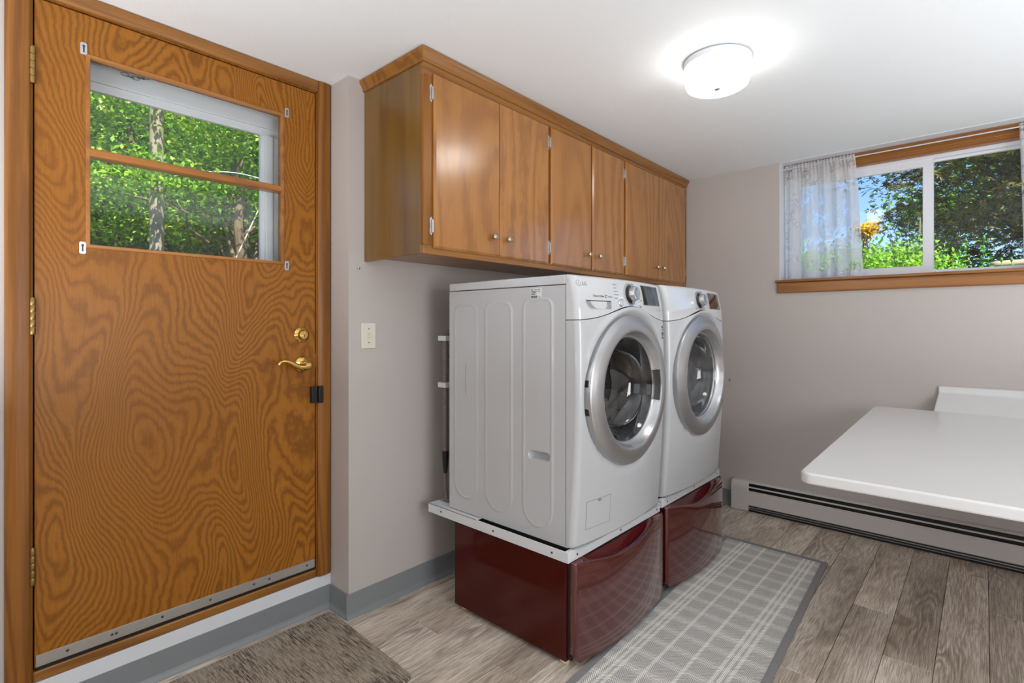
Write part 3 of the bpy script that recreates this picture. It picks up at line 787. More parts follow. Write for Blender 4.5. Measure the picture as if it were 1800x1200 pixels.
def rrect(ya, yb, za, zb, r, n=5):
    pts = []
    for (cy_, cz_, a0) in ((yb - r, zb - r, 0), (ya + r, zb - r, 90), (ya + r, za + r, 180), (yb - r, za + r, 270)):
        for k in range(n): 
            a = R(a0 + 90 * k / (n - 1)); pts.append((cy_ + r * math.cos(a), cz_ + r * math.sin(a)))
    return pts

def machine(kind, y0, y1, zb, zt, label, cat):
    yc = (y0 + y1) / 2
    xb, xs = -1.800, -1.150
    zc = 0.995 + (zb - 0.43) * 0.5
    root = thing(kind, label, cat, (-1.45, yc, zb))
    washer = kind == 'washing_machine'
    # --- near side panel: pressed slots and grip
    zl = zt - 0.038
    slots = [(-1.762, -1.623, 0.50, 1.345), (-1.568, -1.421, 0.49, 1.352), (-1.356, -1.213, 0.48, 1.360)]
    def sdist(x, z, s):
        x0, x1, z0, z1 = s; r = (x1 - x0) / 2
        zlo, zhi = z0 + r, z1 - 0.03
        # round foot, small-radius head
        cx_ = (x0 + x1) / 2
        if z < zlo: return math.hypot(x - cx_, z - zlo) - r
        rr = 0.035
        dx = abs(x - cx_) - (r - rr); dz = (z - (z1 - rr))
        if z > z1 - rr and dx > 0: return math.hypot(dx, dz) - rr
        return max(abs(x - cx_) - r, z - z1)
    def side(x, z):
        d = 0.0
        for s in slots:
            q = sdist(x, z, s)
            d += 0.0022 * math.exp(-(q / 0.0045) ** 2)
            if q < 0: d += 0.0012
        # grip recess
        gx, gz = abs(x + 1.277) - 0.036, z - 0.754 - 0.0 * x
        q = math.hypot(max(gx, 0), gz) - 0.0135
        if washer:
            d -= 0.030 / (1 + math.exp(q / 0.0016)); d += 0.0015 * math.exp(-((q - 0.004) / 0.002) ** 2)
        return d
    if washer:
        xs_ = sorted(set(list(np.linspace(xb, xs, 118)) + list(np.linspace(-1.335, -1.215, 40))))
        zs_ = sorted(set(list(np.linspace(zb, zl, 90)) + list(np.linspace(0.725, 0.78, 30)) + list(np.linspace(0.47, 0.60, 24)) + list(np.linspace(1.30, 1.375, 22))))
    else:
        xs_ = [xb, xs]; zs_ = [zb, zl]
    P = [[(x, y0 - (side(x, z) if washer else 0), z) for z in zs_] for x in xs_]
    m = MB().grid(P)
    m.add([(xb, y0, zb), (xb, y1, zb), (xb, y1, zl), (xb, y0, zl)], [(0, 1, 2, 3)])
    m.add([(xs, y1, zb), (xb, y1, zb), (xb, y1, zl), (xs, y1, zl)], [(0, 1, 2, 3)])
    m.add([(xs, y0, zb), (xb, y0, zb), (xb, y1, zb), (xs, y1, zb)], [(0, 1, 2, 3)])
    part('side_panel', m, 'white_enamel', root, smooth=True, fix=True, angle=50)
    part('foot_frame', MB().box((xb + 0.02, y0 + 0.012, zb - 0.040), (-1.142, y1 - 0.012, zb)), 'black', root)
    part('top_panel', MB().box((xb, y0 - 0.001, zl + 0.003), (xs, y1 + 0.001, zt)), 'enamel_gloss', root, bevel=0.004)
    # --- front panel, polar about the door opening
    Rh = 0.262
    na, nr = 144, 30
    def bound(a):
        ca, sa = math.cos(a), math.sin(a)
        t_ = 1e9
        if ca > 1e-9: t_ = min(t_, (y1 - yc) / ca)
        if ca < -1e-9: t_ = min(t_, (y0 - yc) / ca)
        if sa < -1e-9: t_ = min(t_, (zb - zc) / sa)
        if sa > 1e-9:
            lo, hi = 0, 1.0
            for _ in range(40):
                mid = (lo + hi) / 2
                if zc + mid * sa > seam(yc + mid * ca, yc) - 0.0015: hi = mid
                else: lo = mid
            t_ = min(t_, lo)
        return t_
    angs = set(np.linspace(0, 2 * math.pi, na, endpoint=False))
    zlc = seam(y0, yc) - 0.0015
    for (yy, zz) in ((y0, zb), (y1, zb), (y0, zlc), (y1, zlc)): angs.add(math.atan2(zz - zc, yy - yc) % (2 * math.pi))
    angs = sorted(angs)
    P = []
    for a in angs:
        ca, sa = math.cos(a), math.sin(a); B = bound(a); row = []
        for j in range(nr + 1):
            s_ = 1 - (1 - j / nr) ** 2.2
            r = Rh + (B - Rh) * s_
            y, z = yc + r * ca, zc + r * sa
            x = frontX(min(max(y, y0), y1), z, y0, y1, zt)
            rr = math.hypot(y - yc, z - zc)
            x += 0.010 * math.exp(-((rr - 0.328) / 0.012) ** 2) * max(0.0, 0.25 + 0.75 * sa) * (1 if abs(y - yc) < 0.30 else 0.0)
            x -= 0.014 * (1 / (1 + math.exp((rr - 0.311) / 0.002)))
            if z < zb + 0.012: x -= 0.012 - math.sqrt(max(0, 0.012 ** 2 - (0.012 - (z - zb)) ** 2))
            row.append((x, y, z))
        P.append(row)
    P.append(P[0])
    m = MB().grid(P)
    xe = frontX(y0, 0.9, y0, y1, zt)
    for yy in (y0, y1):     # returns to the side panel
        zs = np.linspace(zb, zlc, 12)
        m.grid([[(frontX(yy, z, y0, y1, zt) + 0.0, yy, z) for z in zs], [(xs + 0.002, yy, z) for z in zs]])
    m.add([(xs, y0, zb), (xs, y1, zb), (-1.10, y1 - 0.02, zb), (-1.10, y0 + 0.02, zb)], [(0, 1, 2, 3)])
    fp = part('front_panel', m, 'white_enamel', root, smooth=True, fix=True, angle=45)
    m = MB(); ring_panel(m, xs + 0.002, xs - 0.004, y0 + 0.003, y1 - 0.003, zb + 0.003, zt - 0.003, y0 + 0.022, y1 - 0.022, zb + 0.02, zt - 0.02)
    part('seam_gasket', m, 'dark_grey', root)
    # --- control panel
    ys = [y0 + 0.022 * (1 - math.cos(k / 8 * math.pi / 2)) for k in range(9)]
    ys = ys + list(np.linspace(y0 + 0.03, y1 - 0.03, 50)) + [y1 - (q - y0) for q in ys[::-1]]
    P = []
    for y in ys:
        z0_ = seam(y, yc) + 0.0015
        zs = [z0_ + (zt - 0.016 - z0_) * k / 12 for k in range(12)] + [zt - 0.016 * math.cos(k / 7 * math.pi / 2) for k in range(8)]
        P.append([(frontX(y, z, y0, y1, zt), y, z) for z in zs])
    m = MB().grid(P)
    tz = zt
    m.grid([[P[i][-1] for i in range(len(ys))], [(xs + 0.002, y, tz) for y in ys]])
    for i in (0, -1): m.grid([P[i], [(xs + 0.002, p[1], p[2]) for p in P[i]]])
    m.grid([[P[i][0] for i in range(len(ys))], [(P[i][0][0] - 0.02, P[i][0][1], P[i][0][2]) for i in range(len(ys))]])
    cp = part('control_panel', m, 'enamel_gloss', root, smooth=True, fix=True, angle=50)
    A = (y0, y1, zt)
    if washer:   # seam beside the drawer
        m = gridpatch(y0 + 0.214, y0 + 0.2165, seam(y0 + 0.215, yc), zt - 0.01, *A, -0.0004, 0.0007, 3)
        part('panel_seam', m, 'grey_line', cp)
    # dial
    dy, dz = (1.905 if washer else yc - 0.035), 1.384
    dx = frontX(dy, dz, *A)
    tilt = Matrix.Translation((dx, dy, dz)) @ Matrix.Rotation(-R(8), 4, 'Y')
    def tl(mb): mb.v = [tuple(tilt @ Vector(p)) for p in mb.v]; return mb
    k_ = MB().lathe([(0.046, -0.003), (0.046, 0.001), (0.042, 0.003), (0.0001, 0.003)], (0, 0, 0), 'X', 40)
    part('dial_ring', tl(k_), 'silver', cp, smooth=True)
    k_ = MB().lathe([(0.038, 0.003), (0.036, 0.011), (0.034, 0.013), (0.0001, 0.013)], (0, 0, 0), 'X', 40)
    part('dial_base', tl(k_), 'black', cp, smooth=True)
    k_ = MB().lathe([(0.030, 0.013), (0.029, 0.030), (0.0275, 0.034), (0.024, 0.0355), (0.021, 0.0345), (0.0001, 0.0345)], (0, 0, 0), 'X', 40)
    kn = part('dial_knob', tl(k_), 'silver_bright', cp, smooth=True)
    part('dial_mark', tl(MB().box((0.0345, -0.0012, 0.010), (0.0352, 0.0012, 0.020))), 'dark_print', kn)
    for s_ in (1, -1):
        part('dial_badge', tl(MB().lathe([(0.0105, 0.0125), (0.0105, 0.0150), (0.0001, 0.0152)], (0, 0, s_ * 0.033), 'X', 16)), 'silver', cp, smooth=True)
    # buttons
    btn = [(dy - 0.077, 1.348), (dy + 0.080, 1.348)] if washer else [(dy - 0.045, 1.350), (dy + 0.052, 1.352)]
    for (by, bz) in btn:
        bx = frontX(by, bz, *A)
        rr_ = 0.017 if washer else 0.010
        b_ = part('button', MB().lathe([(rr_, -0.002), (rr_, 0.002), (rr_ - 0.002, 0.0035), (0.0001, 0.004)], (bx, by, bz), 'X', 24), 'silver_bright', cp, smooth=True)
        part('button_cap', MB().lathe([(rr_ - 0.005, 0.003), (rr_ - 0.006, 0.0055), (0.0001, 0.006)], (bx, by, bz), 'X', 20), 'enamel_gloss', b_, smooth=True)
    # display
    ya, yb_ = (2.018, 2.196) if washer else (yc + 0.095, yc + 0.285)
    part('display_bezel', gridpatch(ya - 0.003, yb_ + 0.003, 1.343, 1.430, *A, -0.0003, 0.0010, 12), 'silver_bright', cp, smooth=True)
    dp = part('display_screen', gridpatch(ya, yb_, 1.346, 1.427, *A, 0.0004, 0.0012, 12), 'display', cp, smooth=True)
    def lett(s, y, z, size, mat='grey_line', par=cp, bold=0.0, off=0.0004):
        yy, zz = y, z
        n = Vector((1, frontX(yy, zz, *A) * 0, 0))
        sl_y = (frontX(yy + 0.02, zz, *A) - frontX(yy - 0.001, zz, *A)) / 0.021
        sl_z = (frontX(yy, zz + 0.008, *A) - frontX(yy, zz, *A)) / 0.008
        u = Vector((sl_y, 1, 0)).normalized(); v_ = Vector((sl_z, 0, 1)).normalized(); w = u.cross(v_).normalized(); v_ = w.cross(u)
        p = Vector((frontX(yy, zz, *A) + off, yy, zz))
        mtx = Matrix(((u.x, v_.x, w.x, p.x), (u.y, v_.y, w.y, p.y), (u.z, v_.z, w.z, p.z), (0, 0, 0, 1)))
        return text('lettering', s, mat, par, size, mtx, bold=bold)
    if washer:
        lg = lett('LG', y0 + 0.040, 1.408, 0.020, bold=0.0004)
        # round emblem beside the lettering: ring with an inner stroke
        ex, ez = y0 + 0.022, 1.4155
        rp = [on_front(ex + 0.0105 * math.cos(a), ez + 0.0105 * math.sin(a), *A, 0.0006) for a in np.linspace(R(60), R(370), 22)]
        e_ = MB().tube(rp, 0.0008, 5); 
        e_.tube([on_front(ex, ez + 0.005, *A, 0.0006), on_front(ex, ez - 0.004, *A, 0.0006), on_front(ex + 0.004, ez - 0.004, *A, 0.0006)], 0.0007, 5)
        part('emblem', e_, 'grey_line', cp, smooth=True)
        lett('Direct Drive', y0 + 0.088, 1.366, 0.0125, 'dark_print')
        rp = [on_front(y0 + 0.165 + 0.006 * math.cos(a), 1.370 + 0.006 * math.sin(a), *A, 0.0006) for a in np.linspace(0, 5.4, 16)]
        part('drive_mark', MB().tube(rp, 0.0012, 5), 'dark_print', cp, smooth=True)
        part('small_print', gridpatch(y0 + 0.178, y0 + 0.204, 1.3665, 1.3715, *A, 0.0003, 0.0003, 4), 'grey_line', cp)
        # detergent drawer handle pocket
        poly = [(y0 + 0.042, 1.353), (y0 + 0.194, 1.353), (y0 + 0.194, 1.324), (y0 + 0.188, 1.317), (y0 + 0.074, 1.317), (y0 + 0.058, 1.324), (y0 + 0.047, 1.338)]
        m = MB(); nP = len(poly)
        cyy = sum(p[0] for p in poly) / nP
        a_ = [on_front(y, z, *A, 0.0012) for y, z in poly]
        b_ = [on_front(cyy + (y - cyy) * 0.975, 1.335 + (z - 1.335) * 0.86, *A, 0.0014) for y, z in poly]
        c_ = [on_front(cyy + (y - cyy) * 0.97, 1.335 + (z - 1.335) * 0.80, *A, 0.0006) for y, z in poly]
        m.add(a_ + b_ + c_, [(i, (i + 1) % nP, nP + (i + 1) % nP, nP + i) for i in range(nP)] + [(nP + i, nP + (i + 1) % nP, 2 * nP + (i + 1) % nP, 2 * nP + i) for i in range(nP)])
        dd = part('detergent_drawer', m, 'enamel_gloss', cp, smooth=True, angle=30)
        part('drawer_pocket', patch([(y * 0.97 + cyy * 0.03, 1.335 + (z - 1.335) * 0.82) for y, z in poly], *A, 0.0004, 0.0004), 'silver', dd)
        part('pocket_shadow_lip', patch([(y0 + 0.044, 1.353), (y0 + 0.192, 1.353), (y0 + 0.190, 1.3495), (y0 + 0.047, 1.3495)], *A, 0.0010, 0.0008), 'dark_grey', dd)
        for k in range(5):      # the programme lines are too small to read in the photograph: plain strokes
            w = (0.026, 0.022, 0.027, 0.030, 0.020)[k]
            part('programme_line', gridpatch(dy - 0.116, dy - 0.116 + w, 1.4180 - 0.0135 * k, 1.4212 - 0.0135 * k, *A, 0.0003, 0.0003, 4), 'grey_line', cp)
            if k < 4: part('programme_line', gridpatch(dy + 0.064, dy + 0.064 + w * 0.75, 1.4150 - 0.0135 * k, 1.4178 - 0.0135 * k, *A, 0.0003, 0.0003, 4), 'grey_line', cp)
        part('small_print', gridpatch(y1 - 0.076, y1 - 0.050, 1.322, 1.3265, *A, 0.0003, 0.0003, 4), 'grey_line', cp)
        # narrow badge on the front panel edge
        st_ = MB()
        bd = part('badge', gridpatch(y1 - 0.046, y1 - 0.020, 1.196, 1.258, *A, 0.0002, 0.0006, 6), 'enamel_gloss', fp)
        for k, (a0, b0) in enumerate(((1.246, 1.255), (1.236, 1.240), (1.212, 1.228), (1.199, 1.207))):
            part('badge_print', gridpatch(y1 - 0.043, y1 - 0.023, a0, b0, *A, 0.0008, 0.0004, 4), 'dark_print', bd)
        # filter flap
        ya, yb2, za, zb2 = y0 + 0.060, y0 + 0.202, zb + 0.060, zb + 0.165
        fl_ = MB()
        ringo = [(ya, za), (yb2, za), (yb2, zb2), (ya, zb2)]
        for i in range(4):
            a0, b0 = ringo[i], ringo[(i + 1) % 4]
            ptsx = [on_front(a0[0] + (b0[0] - a0[0]) * q, a0[1] + (b0[1] - a0[1]) * q, *A, 0.0001) for q in np.linspace(0, 1, 6)]
            fl_.tube(ptsx, 0.0011, 5)
        ff = part('filter_flap', gridpatch(ya, yb2, za, zb2, *A, -0.001, 0.0016, 8), 'white_enamel', fp, smooth=True)
        part('flap_gap', fl_, 'grey_line', ff)
        part('flap_notch', gridpatch(ya + 0.062, ya + 0.082, zb2 - 0.010, zb2 - 0.002, *A, 0.0007, 0.0014, 3), 'grey_line', ff)
    # --- porthole door
    X = frontX(yc, zc, *A)         # about -1.06
    o = (0, yc, zc)
    xr = X - 0.004
    prof = [(0.262, xr - 0.045), (0.296, xr - 0.045), (0.3045, xr - 0.040), (0.3055, xr - 0.012), (0.3025, xr - 0.004), (0.2985, xr - 0.001), (0.296, xr + 0.0000),
            (0.285, xr + 0.0075), (0.268, xr + 0.0135), (0.250, xr + 0.0155), (0.2385, xr + 0.0140), (0.2350, xr + 0.0120)]
    pd = part('porthole_door', MB().lathe(prof, o, 'X', 96), 'silver', root, smooth=True, angle=32)
    inner = [(0.2350, xr + 0.0120), (0.2330, xr + 0.0070), (0.2290, xr - 0.004), (0.2225, xr - 0.016), (0.2180, xr - 0.022), (0.213, xr - 0.024)]
    part('inner_bezel', MB().lathe(inner, o, 'X', 96), 'silver_bright' if washer else 'silver_bright', pd, smooth=True, angle=60)
    bowl = [(0.2140, xr - 0.023), (0.210, xr - 0.020), (0.205, xr - 0.026), (0.196, xr - 0.060), (0.178, xr - 0.105), (0.150, xr - 0.125), (0.10, xr - 0.137), (0.05, xr - 0.142), (0.0005, xr - 0.143)]
    part('glass_bowl', MB().lathe(bowl, o, 'X', 72), 'bowl' if washer else 'bowl_clear', pd, smooth=True, angle=70)
    if washer:
        hp = []
        a0, a1 = R(-17), R(17)
        outer = [(0.232, a) for a in np.linspace(a0, a1, 12)]; inn = [(0.2095, a) for a in np.linspace(a1, a0, 12)]
        def onc(r, a, off):
            xx = np.interp(r, [0.213, 0.218, 0.2225, 0.229, 0.233, 0.235], [xr - 0.024, xr - 0.022, xr - 0.016, xr - 0.004, xr + 0.007, xr + 0.012])
            return (xx + off, yc + r * math.cos(a), zc + r * math.sin(a))
        P = [[onc(r, a, 0.0016) for a in np.linspace(a0, a1, 14)] for r in (0.2160, 0.219, 0.2225, 0.226, 0.229, 0.2325)]
        hd = part('door_handle', MB().grid(P), 'dark_grey', pd, smooth=True, label='dark grey finger recess')
        rim = [onc(0.2160, a, 0.002) for a in np.linspace(a0 - 0.01, a1 + 0.01, 14)] + [onc(0.2335, a, 0.002) for a in np.linspace(a1 + 0.01, a0 - 0.01, 14)]
        part('handle_rim', MB().tube(rim, 0.0012, 5, closed=True), 'chrome', hd, smooth=True)
        for zz in (zc + 0.045, zc - 0.060):
            aa = math.asin((zz - zc) / 0.305)
            yy = yc - 0.3057 * math.cos(aa)
            part('door_hinge', MB().box((xr - 0.034, yy - 0.0015, zz - 0.013), (xr - 0.012, yy + 0.006, zz + 0.013)), 'black', pd, bevel=0.001)
        # inner bowl ring, dark seal and steel drum with lifters
        part('gasket', MB().lathe([(0.258, xr - 0.050), (0.235, xr - 0.060), (0.225, xr - 0.075), (0.232, xr - 0.095), (0.222, xr - 0.115), (0.235, xr - 0.130), (0.25, xr - 0.132)], o, 'X', 72), 'gasket', root, smooth=True, angle=70)
        dorg = Vector((xr - 0.13, yc, zc))
        dr = part('drum', MB().lathe([(0.248, xr - 0.132), (0.262, xr - 0.15), (0.262, xr - 0.50), (0.252, xr - 0.51)], o, 'X', 72), 'drum', root, smooth=True, org=dorg, angle=70)
        bp = [(0.252, xr - 0.51), (0.235, xr - 0.500), (0.225, xr - 0.512), (0.195, xr - 0.512), (0.185, xr - 0.500), (0.165, xr - 0.500), (0.155, xr - 0.514), (0.125, xr - 0.514), (0.115, xr - 0.502), (0.075, xr - 0.496), (0.068, xr - 0.480), (0.0005, xr - 0.474)]
        part('drum_back', MB().lathe(bp, o, 'X', 72), 'drum_back', dr, smooth=True, angle=30)
        for k in range(6):
            a = R(20 + 60 * k); ca, sa = math.cos(a), math.sin(a)
            part('back_rib', MB().tube([(xr - 0.492, yc + q * ca, zc + q * sa) for q in (0.07, 0.12, 0.18, 0.232)], [0.016, 0.013, 0.011, 0.010], 8), 'drum_back', dr, smooth=True)
        for k in range(3):
            a = R(100 + 120 * k); ca, sa = math.cos(a), math.sin(a)
            m = MB()
            P = []
            for xx in np.linspace(xr - 0.16, xr - 0.48, 8):
                row = []
                for q in np.linspace(-1, 1, 9):
                    hgt = 0.055 * (math.cos(q * math.pi / 2) ** 0.7) if abs(q) < 1 else 0
                    rr_ = 0.260 - hgt; tt = q * 0.045
                    row.append((xx, yc + rr_ * ca - tt * sa, zc + rr_ * sa + tt * ca))
                P.append(row)
            part('drum_lifter', MB().grid(P), 'silver', dr, smooth=True)
    else:
        dr = part('drum', MB().lathe([(0.262, xr - 0.045), (0.235, xr - 0.09), (0.255, xr - 0.12), (0.262, xr - 0.15), (0.262, xr - 0.50), (0.10, xr - 0.53), (0.0005, xr - 0.53)], o, 'X', 72), 'dryer_drum', root, smooth=True, angle=70)
        part('inner_door_ring', MB().lathe([(0.211, xr - 0.026), (0.203, xr - 0.045), (0.196, xr - 0.043), (0.194, xr - 0.028)], o, 'X', 72), 'silver_bright', pd, smooth=True)
    if washer:   # rating sticker on the side panel
        yy = y0 - 0.0009
        st_ = part('rating_sticker', MB().box((-1.318, yy, 1.362), (-1.262, yy + 0.0005, 1.403)), 'bracket', root)
        st_['label'] = 'small printed sticker'
        def sl(s, x, z, size, bold=0.0):
            mtx = Matrix(((1, 0, 0, x), (0, 0, -1, yy - 0.0002), (0, 1, 0, z), (0, 0, 0, 1)))
            return text('sticker_lettering', s, 'dark_print', st_, size, mtx, bold=bold)
        sl('LG', -1.315, 1.3945, 0.0075, 0.0004)
        for (x0_, x1_, z0_) in ((-1.299, -1.286, 1.3965), (-1.283, -1.270, 1.3965), (-1.3155, -1.285, 1.3905), (-1.3155, -1.292, 1.3865), (-1.282, -1.270, 1.3900), (-1.3155, -1.288, 1.3820), (-1.3155, -1.295, 1.3778), (-1.280, -1.268, 1.3668)):
            part('print_line', MB().box((x0_, yy - 0.0003, z0_), (x1_, yy, z0_ + 0.0022)), 'dark_print', st_)
        bars = MB(); xx = -1.3155
        while xx < -1.285:
            w = random.choice((0.0006, 0.0010, 0.0014)); bars.box((xx, yy - 0.0003, 1.365), (xx + w, yy, 1.374)); xx += w + random.choice((0.0006, 0.001))
        part('barcode', bars, 'dark_print', st_)
        part('panel_scratch', MB().tube([(-1.689, y0 - 0.0040, 1.085), (-1.690, y0 - 0.0040, 1.02), (-1.689, y0 - 0.0040, 0.955)], 0.0006, 5), 'grey_line', root)
    return root

WY = (1.568, 2.250); DYY = (2.300, 2.980)
machine('washing_machine', *WY, 0.436, 1.447, 'white front-loading washing machine on the nearer red pedestal, below the oak cabinet', 'washing machine')
machine('tumble_dryer', *DYY, 0.446, 1.450, 'white tumble dryer on the farther red pedestal, beside the washing machine', 'dryer')

# ------------------------------------------------------------------ red drawer pedestals with white steel trays
def pedestal(y0, y1, ztop, label, red_side=True):
    yc, hw = (y0 + y1) / 2, (y1 - y0) / 2
    root = thing('drawer_pedestal', label, 'pedestal', (-1.44, yc, 0.0), 'red pedestals under the laundry machines')
    part('carcass', MB().box((-1.752, y0 + 0.001, 0.020), (-1.140, y1 - 0.001, ztop)), 'red', root, bevel=0.003)
    part('front_gap', MB().box((-1.140, y0 + 0.010, 0.028), (-1.122, y1 - 0.010, ztop - 0.004)), 'black', root)
    for (x, y) in ((-1.715, y0 + 0.035), (-1.165, y0 + 0.030), (-1.715, y1 - 0.035), (-1.165, y1 - 0.035)):
        part('foot', MB().lathe([(0.0001, 0.0), (0.016, 0.0), (0.019, 0.004), (0.019, 0.014), (0.012, 0.016), (0.012, 0.022), (0.0001, 0.022)], (x, y, 0), 'Z', 20), 'cream', root, smooth=True)
    for z in (0.10, 0.325):
        part('screw', MB().lathe([(0.004, 0.0), (0.0035, 0.0015), (0.0001, 0.002)], (-1.1215, y0 + 0.016, z), 'X', 10), 'chrome', root, smooth=True)
    # drawer front: bowed panel with a dipped lip and a scooped grip behind it
    n, k = 60, 16
    x_e, x_m = -1.102, -1.062
    def bow(u, v):
        return x_e + (x_m - x_e) * (1 - abs(u) ** 2.2) + 0.006 * math.sin(v * math.pi) * (1 - u * u)
    def lipz(u):
        q = u + 0.10
        return ztop - 0.006 - 0.036 * max(0.0, math.cos(min(1.0, abs(q) / 0.88) * math.pi / 2)) ** 1.5
    zb = 0.026
    us = [-math.cos(i / n * math.pi) for i in range(n + 1)]
    P = []
    for u in us:
        row = []; y = yc + u * (hw - 0.004)
        edge = min(1.0, (1 - abs(u)) * hw / 0.014)
        rb = 0.014 * (1 - math.sqrt(max(0, 1 - (1 - edge) ** 2)))
        for j in range(k + 1):
            v = j / k; z = zb + (lipz(u) - zb) * v
            cr = 0.03 * max(0, (abs(u) - 0.93) / 0.07) ** 2
            z = max(z, zb + cr) if j == 0 else z
            x = bow(u, v) - rb
            if v > 0.97: x -= 0.0015
            row.append((x, y, z))
        P.append(row)
    m = MB().grid(P)
    # rolled lip then back
    lip = [p[-1] for p in P]
    L = []
    for (dx, dz) in ((-0.0015, 0.0030), (-0.0045, 0.0048), (-0.0080, 0.0040), (-0.0100, 0.0005)):
        L.append([(p[0] + dx, p[1], p[2] + dz) for p in lip])
    m.grid([lip] + L)
    m.grid([[p[0] for p in P], [(-1.122, p[0][1], p[0][2]) for p in P]])
    for e in (0, -1): m.grid([P[e], [(-1.122, q[1], q[2]) for q in P[e]]])
    dr = part('drawer_front', m, 'red_front', root, smooth=True, angle=50)
    # scoop: from lip down and up to the back under the tray
    S = []
    for i, u in enumerate(us):
        x1, y, z1 = L[-1][i]; x0 = -1.124; row = []
        q = max(0.0, 1 - (abs(u + 0.02) / 0.80) ** 4) if abs(u + 0.02) < 0.80 else 0.0
        dep = 0.034 * q
        for j in range(11):
            s_ = j / 10
            x = x1 + (x0 - x1) * s_
            z = z1 + (ztop - 0.002 - z1) * s_ ** 1.6 - dep * math.sin(s_ * math.pi) ** 0.8
            row.append((x, y, z))
        S.append(row)
    part('grip_scoop', MB().grid(S), 'red_scoop', dr, smooth=True, fix=True, angle=180)
    # white tray: side strips and front strip with screws
    xb = -1.920
    tr = MB(); H = 0.040
    tr.box((xb, y0 - 0.012, ztop), (-1.136, y0 - 0.008, ztop + H)); tr.box((xb, y0 - 0.012, ztop + H - 0.003), (-1.60, y0 + 0.05, ztop + H))
    side = part('tray_side', tr, 'bracket', root, bevel=0.001)
    part('tray_cap', MB().box((xb, y0 - 0.008, ztop), (xb + 0.004, y1 - 0.010, ztop + H - 0.004)), 'bracket', root)
    m = MB().box((xb + 0.004, y0 - 0.008, ztop), (-1.138, y1 + 0.002, ztop + 0.004)).box((xb + 0.004, y1 - 0.014, ztop + 0.004), (-1.138, y1 - 0.010, ztop + H - 0.004))
    part('tray_deck', m, 'bracket', root)
    fr_ = part('tray_front', MB().box((-1.138, y0 - 0.012, ztop), (-1.120, y1 - 0.004, ztop + H)), 'bracket', root, bevel=0.0015)
    for x in (-1.83, -1.50, -1.195):
        part('screw', MB().lathe([(0.0045, 0), (0.004, -0.0015), (0.0001, -0.002)], (x, y0 - 0.012, ztop + H * 0.5), 'Y', 12), 'dark_grey', side, smooth=True)
    for y in (y0 + 0.045, yc, y1 - 0.035):
        part('screw', MB().lathe([(0.0045, 0), (0.004, 0.0015), (0.0001, 0.002)], (-1.120, y, ztop + H * 0.45), 'X', 12), 'dark_grey', fr_, smooth=True)
    return root
pedestal(1.555, 2.270, 0.392, 'nearer dark red drawer pedestal with white steel tray, under the washing machine')
pedestal(2.298, 3.005, 0.402, 'farther dark red drawer pedestal with white steel tray, under the dryer')

# hoses behind the washer
hz = thing('drain_hose', 'grey corrugated drain hose with white clips standing behind the washing machine', 'hose', (-1.90, 1.60, 0.56))
pr = []
z = 0.66
while z < 1.20:
    pr += [(0.0130, z), (0.0145, z + 0.002), (0.0145, z + 0.004), (0.0130, z + 0.006)]; z += 0.007
part('hose_tube', MB().lathe(pr, (-1.895, 1.625, 0), 'Z', 18), 'hose', hz, smooth=True, angle=60)
for z in (1.185, 0.965): part('hose_clip', MB().box((-1.925, 1.603, z), (-1.868, 1.645, z + 0.024)), 'bracket', hz, bevel=0.002)
part('hose_cuff', MB().lathe([(0.0001, 0.56), (0.010, 0.56), (0.0135, 0.60), (0.0165, 0.665), (0.0001, 0.666)], (-1.895, 1.625, 0), 'Z', 18), 'black', hz, smooth=True)
m = MB().tube([(-1.895, 1.625, 1.205), (-1.90, 1.66, 1.235), (-1.935, 1.72, 1.22), (-1.97, 1.75, 1.15), (XL + 0.004, 1.75, 1.10)], 0.012, 10)
part('hose_tail', m, 'hose', hz, smooth=True)
part('hose_end', MB().tube([(-1.895, 1.625, 0.565), (-1.895, 1.625, 0.50), (-1.89, 1.63, 0.437)], 0.009, 10), 'hose', hz, smooth=True)

# ------------------------------------------------------------------ small wall fittings
sp = thing('light_switch', 'ivory toggle light switch plate on the wall between door and washer', 'light switch', (XL, 1.286, 1.155))
part('cover_plate', MB().box((XL, 1.250, 1.156), (XL + 0.006, 1.322, 1.270)), 'ivory', sp, bevel=0.003, seg=3)
tg = part('toggle_slot', MB().box((XL + 0.0055, 1.281, 1.201), (XL + 0.0075, 1.291, 1.225)), 'cream', sp)
part('toggle', MB().hexa([(XL + 0.006, 1.2825, 1.207), (XL + 0.016, 1.283, 1.203), (XL + 0.016, 1.289, 1.203), (XL + 0.006, 1.2895, 1.207), (XL + 0.006, 1.2825, 1.217), (XL + 0.017, 1.283, 1.209), (XL + 0.017, 1.289, 1.209), (XL + 0.006, 1.2895, 1.217)]), 'ivory', sp, bevel=0.0008)
for z in (1.183, 1.243): part('screw', MB().lathe([(0.003, 0.006), (0.0028, 0.0072), (0.0001, 0.0075)], (XL, 1.286, z), 'X', 10), 'dark_grey', sp, smooth=True)
tag(part('wall_screw', MB().lathe([(0.0025, 0), (0.0025, 0.012), (0.005, 0.013), (0.0055, 0.016), (0.003, 0.018), (0.0001, 0.018)], (XL, 1.232, 1.505), 'X', 14), 'chrome', smooth=True), 'small shiny screw in the wall left of the cabinet bottom', 'screw')
tag(part('wall_nail', MB().lathe([(0.002, 0), (0.002, -0.012), (0.004, -0.013), (0.004, -0.015), (0.0001, -0.016)], (-1.322, YF, 0.876), 'Y', 10), 'dark_grey', smooth=True), 'small dark nail in the far wall right of the dryer', 'nail')

